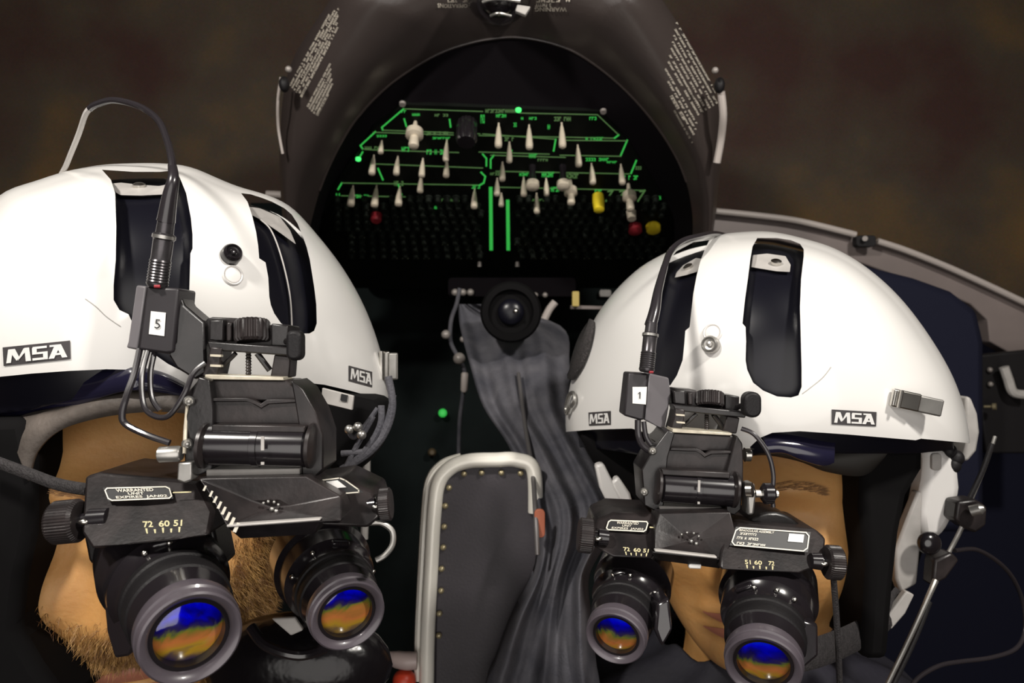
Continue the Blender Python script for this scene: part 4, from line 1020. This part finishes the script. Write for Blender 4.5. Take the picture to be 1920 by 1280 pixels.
GL = goggles(dict(paddle=rrect(535,619,565,676,13,6), warp=warpL, d=.345, k=1.0, s=1.0, label='black night vision goggles nearest the camera, on the left pilot', bolts=[(354,752),(351,832)],
 fold=(508,952,.333),
 bridge=[('bridge_plate', [(372,897,.330),(575,893,.330),(640,930,.328),(640,976,.318),(424,986,.318),(395,930,.325)], .325, .02, 'black2'), ('bridge_edge', [(424,984,.316),(600,972,.317),(600,976,.317),(425,989,.316)], .316, .004, 'greyplate'), ('bridge_underside', [(424,988,.32),(600,976,.32),(590,1002,.33),(450,1010,.33)], .325, .02, 'black')],
 housings=[('left_housing', [(158,893,.345),(185,886,.347),(372,903,.347),(400,960,.335),(392,1004,.322),(330,1012,.318),(240,1020,.318),(172,1030,.322),(152,1000,.328)], .045, 'black2'),
           ('right_housing', [(560,905,.350),(640,893,.352),(700,922,.352),(712,968,.342),(690,990,.340),(600,985,.335),(565,950,.340)], .035, 'black2'),
           ('tube_lug', [(192,1110,.330),(245,1095,.322),(262,1190,.312),(240,1232,.314),(215,1236,.322),(200,1185,.328)], .02, 'blackgloss'),
           ('rear_collar', [(152,985,.352),(400,985,.352),(415,1060,.352),(350,1120,.352),(260,1130,.352),(200,1100,.352),(165,1050,.352)], .02, 'black')],
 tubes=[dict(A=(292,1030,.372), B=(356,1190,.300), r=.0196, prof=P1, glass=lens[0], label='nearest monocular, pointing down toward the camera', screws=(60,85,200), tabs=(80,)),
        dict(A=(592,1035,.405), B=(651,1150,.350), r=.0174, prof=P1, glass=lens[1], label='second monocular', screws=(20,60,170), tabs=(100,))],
 knobs=[((152,975,.335), (100,980,.335), .0098), ((712,946,.350), (734,944,.350), .0078)]))
# engraved stripes on the interpupillary slide
fq = plane_mapper(.3195, 0)
slp = []
for i in range(8):
    x = 385+i*7.6-(0 if i else 4); y = 915+i*10.5; k = .6+.07*i
    slp.append(([P(x+6*k, y-9*k, .3165), P(x+11*k, y-7*k, .3165), P(x+4*k, y+9*k, .3165), P(x-2*k, y+7*k, .3165)], [(0,1,2,3)]))
put('slide_graduations', mesh(*joinm(slp), fix=False), M['print'], GL, smooth=False, label='pale diagonal graduation stripes')
plate(GL, [(193,914),(318,911),(325,934),(203,939)], lambda x, y: .3445-(y-900)*.00022, None, [('WARRANTED', .18, .12, .74, .36), ('UNIT', .34, .40, .58, .60), ('EXPIRES  JAN02', .14, .66, .92, .90)])
put('index_line', mesh(*joinm(outline_strip([(325,923),(358,922)], 2.2, plane_mapper(.336, 0))), fix=False), M['cream'], GL, smooth=False)
scale_marks(GL, [(267,977),(342,974),(340,997),(272,1000)], .318, [('72',0,.25),('60',.40,.68),('51',.78,1)])
plate(GL, [(556,905),(640,894),(682,923),(562,932)], lambda x, y: .338, None, [('~', .05, .5, .5, .65), ('~', .05, .72, .4, .88)], square=(.55,.15,.85,.6))
scale_marks(GL, [(585,958),(627,958),(625,975),(587,976)], .3345, [('60',0,.4),('72',.65,1)], 3)
# silver lever left of barrel
lathe('silver_lever', P(298,852,.335), P(340,850,.335), [(0,.0030),(.05,.0036),(.9,.0036),(1,.003)], M['steel2'], GL, 20)
prism('silver_stop', [(333,868),(360,866),(360,900),(345,906),(331,900)], .332, .008, M['steel2'], GL, .0008)
tube('stop_rod', [P(352,760,.34), P(348,800,.338), P(346,850,.334)], .0009, M['brass'], GL, smooth_path=False)
tube('lens_tether', [P(690,980,.345), P(715,980,.347), P(735,995,.348), P(736,1020,.346), P(722,1040,.343), P(705,1050,.342)], .0014, M['steel2'], GL)

GR = goggles(dict(paddle=rrect(1396,735,1429,783,15,6), warp=warpR, d=.435, k=1.15, s=.80, label='black night vision goggles on the right pilot, farther from the camera', bolts=[(1224,845),(1208,922)],
 fold=(1294,1012,.414),
 bridge=[('bridge_plate', [(1236,962,.415),(1370,960,.415),(1380,1000,.410),(1356,1050,.402),(1228,1030,.402),(1228,990,.410)], .41, .02, 'black2'), ('bridge_edge', [(1228,1030,.400),(1345,1043,.400),(1345,1048,.400),(1228,1035,.400)], .4, .004, 'greyplate'), ('bridge_front', [(1222,1034,.402),(1356,1048,.402),(1350,1066,.406),(1230,1050,.406)], .405, .02, 'black'), ('light_window', [(1292,1057,.4045),(1316,1058,.4045),(1315,1067,.4045),(1292,1066,.4045)], .404, .004, 'sticker')],
 housings=[('left_housing', [(1118,975,.425),(1150,960,.427),(1232,964,.427),(1240,1000,.418),(1225,1048,.404),(1150,1045,.404),(1112,1025,.408),(1112,1000,.415)], .04, 'black2'),
           ('right_housing', [(1366,986,.417),(1400,982,.418),(1530,992,.418),(1550,1010,.414),(1545,1060,.402),(1500,1075,.396),(1350,1068,.396),(1354,1035,.402)], .045, 'black2'),
           ('round_cap', [(1410+78*math.cos(math.radians(a))*1.0+38, 1050+90*math.sin(math.radians(a)), .428) for a in range(-180, 180, 12)], .03, 'black'),
           ('tube_lug', [(1232,1130,.392),(1255,1120,.392),(1262,1180,.386),(1242,1215,.386),(1228,1180,.388)], .015, 'blackgloss'),
           ('tube_lug', [(1500,1160,.385),(1535,1170,.385),(1536,1230,.380),(1500,1260,.378)], .02, 'blackgloss')],
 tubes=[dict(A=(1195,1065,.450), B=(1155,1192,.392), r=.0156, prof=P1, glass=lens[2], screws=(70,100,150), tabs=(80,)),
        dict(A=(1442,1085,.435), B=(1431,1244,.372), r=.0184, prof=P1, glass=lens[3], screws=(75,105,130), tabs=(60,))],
 knobs=[((1112,1005,.41), (1084,1002,.41), .0095), ((1548,1053,.402), (1576,1055,.402), .0092)]))
plate(GR, [(1141,974),(1217,977),(1211,997),(1135,993)], lambda x, y: .4245-(y-965)*.00026, None, [('WARRANTED', .22, .12, .76, .36), ('UNIT', .38, .40, .6, .60), ('EXPIRES  JAN02', .14, .66, .92, .90)])
put('index_line', mesh(*joinm(outline_strip([(1219,988),(1243,990)], 2.2, plane_mapper(.414, 0))), fix=False), M['cream'], GR, smooth=False)
scale_marks(GR, [(1168,1025),(1217,1029),(1214,1043),(1172,1040)], .402, [('72',0,.25),('60',.40,.68),('51',.78,1)])
plate(GR, [(1380,987),(1520,997),(1515,1035),(1368,1022)], lambda x, y: .4125-(y-987)*.00017, None, [('BINOCULAR ASSEMBLY', .06, .1, .52, .22), ('~', .06, .28, .3, .40), ('~', .06, .5, .34, .64), ('~', .08, .78, .45, .90)], square=(.72,.15,.92,.55))
scale_marks(GR, [(1396,1049),(1452,1052),(1452,1068),(1398,1065)], .395, [('51',0,.2),('60',.32,.58),('72',.8,1)])
prism('silver_boss', [(1402,908),(1416,906),(1418,930),(1414,965),(1402,966)], .418, .012, M['steel2'], GR, .0012)
lathe('boss_cap', P(1400,918,.414), P(1414,918,.412), [(0,.0042),(.8,.0042),(1,.002)], M['steel'], GR, 20)
tube('hinge_pin', [P(1416,925,.42), P(1458,926,.42)], .0022, M['steel'], GR, smooth_path=False)
lathe('pin_knob', P(1428,925,.42), P(1452,925,.42), [(0,.004),(.2,.006),(.8,.006),(1,.004)], M['blackgloss'], GR, 20)
lathe('bolt_head', P(1396,852,.43), P(1410,852,.43), [(0,.0042),(.7,.0042),(1,.002)], M['steel'], GR, 16)

# ---- power cables and boxes
def cable_set(c):
    g = root('power_cable_box', P(*c['box'][0]), c['label'], 'cable box')
    prism('box', c['box'], 0, .02, M['boxm'], g, .0012)
    if c.get('back'): prism('box_back', c['back'], 0, .014, M['black'], g, .0012)
    if c.get('side'): prism('box_side', c['side'], 0, .02, M['boxside'], g, .0010)
    d = c['box'][0][2]
    q = c['sticker']; f = plane_mapper(d, .0005); f2 = plane_mapper(d, .0010)
    s = put('number_sticker', mesh([f(*p) for p in q], [(0,1,2,3)], fix=False), M['sticker'], g, smooth=False)
    u0, u1, v0, v1 = c['nq']
    if c['num'] == '1':
        put('numeral', mesh(*joinm(poly_letter([[(.50,.30),(.57,.30),(.57,.70),(.50,.70)], [(.40,.62),(.50,.70),(.50,.63),(.40,.56)]], f2, q)), fix=False), M['ink'], s, smooth=False, label='black numeral 1')
    else: text_on('numeral', c['num'], [bil(q,u0,v0), bil(q,u1,v0), bil(q,u1,v1), bil(q,u0,v1)], f2, M['ink'], s, .0, label='black numeral '+c['num'])
    A = P(*c['conn'][0]); B = P(*c['conn'][1]); r = c['r']
    cn = lathe('connector', A, B, [(0,r*.85),(.04,r),(.06,r)]+[(.06+.34*i/16, r*(1.0 if i % 2 else .93)) for i in range(17)]+[(.41,r*.9),(.70,r*.92),(.72,r*1.02),(.78,r*1.02),(.80,r*.8),(1,r*.75)], M['connm'], g, 32)
    lathe('retaining_band', A+(B-A)*.72, A+(B-A)*.77, [(0,r*1.05),(1,r*1.05)], M['steel2'], cn, 32)
    tube('red_index_ring', [A+Vector((0,-r*.9,0))+Vector((r*.2,0,0)), A+Vector((0,-r*.9,0))+Vector((r*.7,.0005,0))], r*.16, M['redcap'], cn, smooth_path=False)
    tube('strain_relief', [P(*p) for p in c['boot']], c['bootr'], M['cable'], g, n=6, seg=14)
    tube('supply_cable', [P(*p) for p in c['cable']], c['cr'], M['cable'], g, n=8)
    for L, rr in c['leads']: tube('lead', [P(*p) for p in L], rr, M['cable'], g, n=8)
    return g
M['boxm'] = mat('graphite_box', (.022,.019,.022), .45, var=.1, scale=40)
M['boxside'] = mat('graphite_box_side', (.16,.15,.16), .5)
M['connm'] = mat('dark_nickel_connector', (.075,.07,.075), .3, metal=.7, var=.15, scale=200)
CS = cable_set(dict(label='black cable box with white sticker numbered 5, hung on the left helmet', num='5', nq=(.32,.68,.32,.72),
 box=[(275,536,.350),(335,540,.350),(330,600,.350),(325,660,.350),(312,663,.350),(258,655,.350)], side=[(255,534,.353),(274,536,.351),(257,656,.351),(236,652,.356),(240,640,.355)],
 back=[(334,545,.354),(346,572,.354),(384,604,.356),(387,700,.354),(365,712,.352),(330,690,.352),(314,664,.352),(328,640,.352)],
 sticker=[(283,583),(311,586),(308,630),(279,626)], conn=[(294,538,.352),(312,412,.350)], r=.0050,
 boot=[(311,415,.350),(318,370,.348),(325,335,.348),(323,310,.355)], bootr=[.0042,.0036,.0030,.0024,.0020],
 cable=[(323,330,.350),(322,300,.356),(313,262,.37),(296,225,.385),(262,200,.40),(215,188,.41),(180,196,.415),(168,204,.417)], cr=.0018,
 leads=[([(262,655,.352),(252,700,.345),(238,740,.340),(229,775,.338),(236,795,.338),(275,815,.336),(318,830,.336)], .0015), ([(278,655,.352),(266,705,.345),(270,760,.341),(290,780,.340),(318,778,.340),(345,740,.340),(362,700,.343),(385,680,.345)], .0013), ([(290,658,.354),(282,700,.350),(285,745,.347),(300,770,.346)], .0013)]))
cable_set(dict(label='black cable box with white sticker numbered 1, hung on the right helmet', num='1', nq=(.36,.60,.26,.74),
 box=[(1178,698,.438),(1216,700,.438),(1208,787,.438),(1200,788,.438),(1169,779,.438)], side=[(1217,699,.439),(1254,708,.450),(1258,740,.450),(1246,808,.448),(1228,797,.442),(1209,788,.439)],
 sticker=[(1186,725),(1213,725),(1211,758),(1186,756)], conn=[(1212,697,.436),(1222,605,.440)], r=.0046,
 boot=[(1220,610,.440),(1228,580,.444),(1234,545,.452),(1246,500,.468)], bootr=[.0038,.0034,.0028,.0022],
 cable=[(1234,545,.452),(1246,500,.468),(1258,470,.485),(1280,452,.50),(1310,443,.515),(1340,438,.55),(1370,445,.60)], cr=.0021,
 leads=[([(1196,787,.440),(1197,815,.440),(1205,835,.438),(1222,848,.437)], .0019), ([(1207,790,.441),(1212,820,.440),(1228,843,.438)], .0015), ([(1390,803,.425),(1415,815,.422),(1440,850,.42),(1450,890,.42),(1448,925,.42),(1450,950,.42)], .0013)]))
tube('thin_grey_lead', [P(170,202,.417), P(160,215,.42), P(148,250,.43), P(134,285,.44), P(120,318,.452), P(100,350,.46)], .0015, M['greyplate'], CS)
# braided cord from the left edge to the left goggles
o = tube('braided_cord', [P(-60,845,.37), P(0,868,.368), P(60,890,.362), P(110,908,.356), P(165,918,.350)], .0030, M['strap'], None, flat=.7); tag(o, 'black braided cord crossing the left face to the goggles housing', 'cord')

# mouth area black glossy mask / microphone of left pilot
g = root('lip_microphone', P(540,1190,.40), 'glossy black wet-looking microphone shroud below the left goggles', 'microphone')
mb = ball('mic_shroud', P(560,1245,.415), .048, mat('wet_black_foam', (.006,.005,.006), .22, bump=1.0, bscale=60, spec=.35), g, (1.1,.5,.6))
prism('mic_tab', [(508,1160,.372),(552,1158,.372),(568,1182,.372),(545,1192,.372)], .372, .003, M['greyplate'], g, .0008)
for x, y in ((482,1195),(448,1260),(545,1220),(590,1215),(562,1230)): pass
tube('mic_arm', [P(470,1175,.385), P(500,1210,.380), P(560,1228,.378), P(610,1215,.385)], .0028, M['blackgloss'], g)

# boom microphone rods, clamp and cable loop at right
g = root('boom_microphone', P(1810,960,.55), 'boom microphone rod assembly with clamps beside the right ear cup', 'microphone')
tube('boom_rod', [P(1866,818,.56), P(1848,872,.555), P(1820,940,.55)], .0013, M['steel2'], g); tube('boom_rod', [P(1860,832,.556), P(1842,882,.552), P(1815,940,.548)], .0018, M['rubber'], g)
prism('clamp', [(1795,940),(1830,935),(1852,950),(1850,985),(1830,1000),(1812,992),(1790,975)], .54, .016, M['black2'], g, .002)
lathe('clamp_screw', P(1820,958,.535), P(1846,952,.53), [(0,.004),(.7,.004),(1,.002)], M['steel2'], g, 16)
tube('lower_rod', [P(1805,985,.545), P(1790,1015,.545), P(1765,1060,.54)], .0017, M['steel2'], g)
ball('pivot_knob', P(1742,1018,.535), .0085, M['blackgloss'], g, (1,.7,1))
prism('clamp', [(1752,1050),(1785,1035),(1800,1050),(1775,1085),(1748,1100)], .53, .014, M['black2'], g, .002)
tube('boom_rod', [P(1754,1088,.53), P(1740,1120,.525), P(1706,1195,.52), P(1660,1290,.51), P(1630,1350,.50)], [.0022,.0018,.0015,.0015], M['steel2'], g)
tube('boom_rod', [P(1744,1128,.53), P(1715,1200,.522), P(1672,1290,.512)], .0016, M['rubber'], g)
o = tube('looped_wire', [P(1790,1032,.54), P(1830,1030,.55), P(1870,1052,.56), P(1900,1085,.57), P(1918,1130,.58), P(1922,1180,.58), P(1905,1215,.57), P(1860,1232,.56), P(1800,1240,.55), P(1760,1248,.54), P(1722,1270,.53), P(1700,1300,.52)], .0016, M['cable'], None); tag(o, 'thin dark wire looping at the right edge below the boom', 'wire')
g = root('chin_strap', P(1620,1190,.5), 'black chin strap with grey buckle under the right pilot\'s jaw', 'strap')
tube('webbing', [P(1690,1120,.53), P(1650,1165,.515), P(1600,1195,.495), P(1540,1220,.47), P(1480,1235,.455)], .009, M['strap'], g, flat=.25)
prism('buckle', [(1700,1108),(1715,1115),(1698,1150),(1672,1180),(1655,1168),(1680,1135)], .518, .006, M['greyplate'], g, .001)
o = tube('goggle_lanyard', [P(1563,1085,.405), P(1568,1150,.41), P(1572,1220,.415), P(1575,1300,.42)], .0017, M['strap'], None); tag(o, 'dark lanyard hanging from the right knob of the right goggles', 'lanyard')
g = root('chin_strap', P(100,1240,.42), 'black strap loop at the left pilot\'s jaw, bottom left corner', 'strap')
tube('webbing', [P(-40,1130,.46), P(0,1180,.45), P(50,1240,.44), P(110,1300,.43)], .010, M['strap'], g, flat=.3)

# headrests behind the right pilot
g = prism('seat_headrest', [(1560,470),(1640,500),(1720,520),(1790,545),(1836,580),(1850,640),(1850,1000),(1560,1000)], 1.02, .09, M['navy'], None, .012); tag(g, 'dark navy seat headrest behind the right helmet', 'headrest')
g = root('door_latch', P(1885,720,1.1), 'black door latch mechanism with pale lever at the right edge', 'latch')
prism('latch_plate', [(1838,665),(1990,650),(1990,850),(1850,850),(1838,760)], 1.12, .02, M['rubber'], g, .003)
tube('latch_lever', [P(1882,688,1.1), P(1890,710,1.1), P(1900,735,1.1), P(1925,740,1.1)], .0068, M['greyplate'], g)
for x, y in ((1856,693),(1857,720)): ball('latch_bolt', P(x, y, 1.115), .004, M['togglegrey'], g)
lathe('latch_button', P(1845,762,1.1), P(1868,762,1.09), [(0,.002),(.6,.002),(.7,.005),(1,.005)], M['rivet'], g, 14)

# =================================================================== LIGHT, WORLD, CAMERA
def area(name, loc, target, size, power, col=(1,1,1)):
    l = bpy.data.lights.new(name, 'AREA'); l.shape = 'DISK'; l.size = size; l.energy = power; l.color = col
    o = bpy.data.objects.new(name, l); C.objects.link(o); o.location = loc
    o.rotation_euler = (Vector(target)-Vector(loc)).to_track_quat('-Z', 'Y').to_euler(); return o
area('cabin_light_left', (-.46,-.10,.62), (-.14,.5,-.05), .09, 8.7, (1,.95,.88))
area('cabin_light_right', (.56,-.08,.62), (.2,.55,-.05), .09, 8.7, (1,.95,.88))
area('front_fill', (0,-.6,-.12), (0,.5,-.05), 1.1, 6.5, (1,.95,.90))  # unseen broad fill light, added in front to brighten faces and goggles
w = bpy.data.worlds.new('World'); bpy.context.scene.world = w; w.use_nodes = True
w.node_tree.nodes['Background'].inputs[0].default_value = (.9,.85,.8,1); w.node_tree.nodes['Background'].inputs[1].default_value = .03
cam = bpy.data.cameras.new('Camera'); co = bpy.data.objects.new('Camera', cam); C.objects.link(co)
co.location = (0,0,0); co.rotation_euler = (math.radians(90),0,0); cam.lens = 26; cam.sensor_width = 36; cam.clip_start = .01
cam.dof.use_dof = True; cam.dof.focus_distance = .40; cam.dof.aperture_fstop = 15
bpy.context.scene.camera = co
vs = bpy.context.scene.view_settings; vs.view_transform = 'Standard'; vs.look = 'None'; vs.exposure = 0; vs.gamma = 1
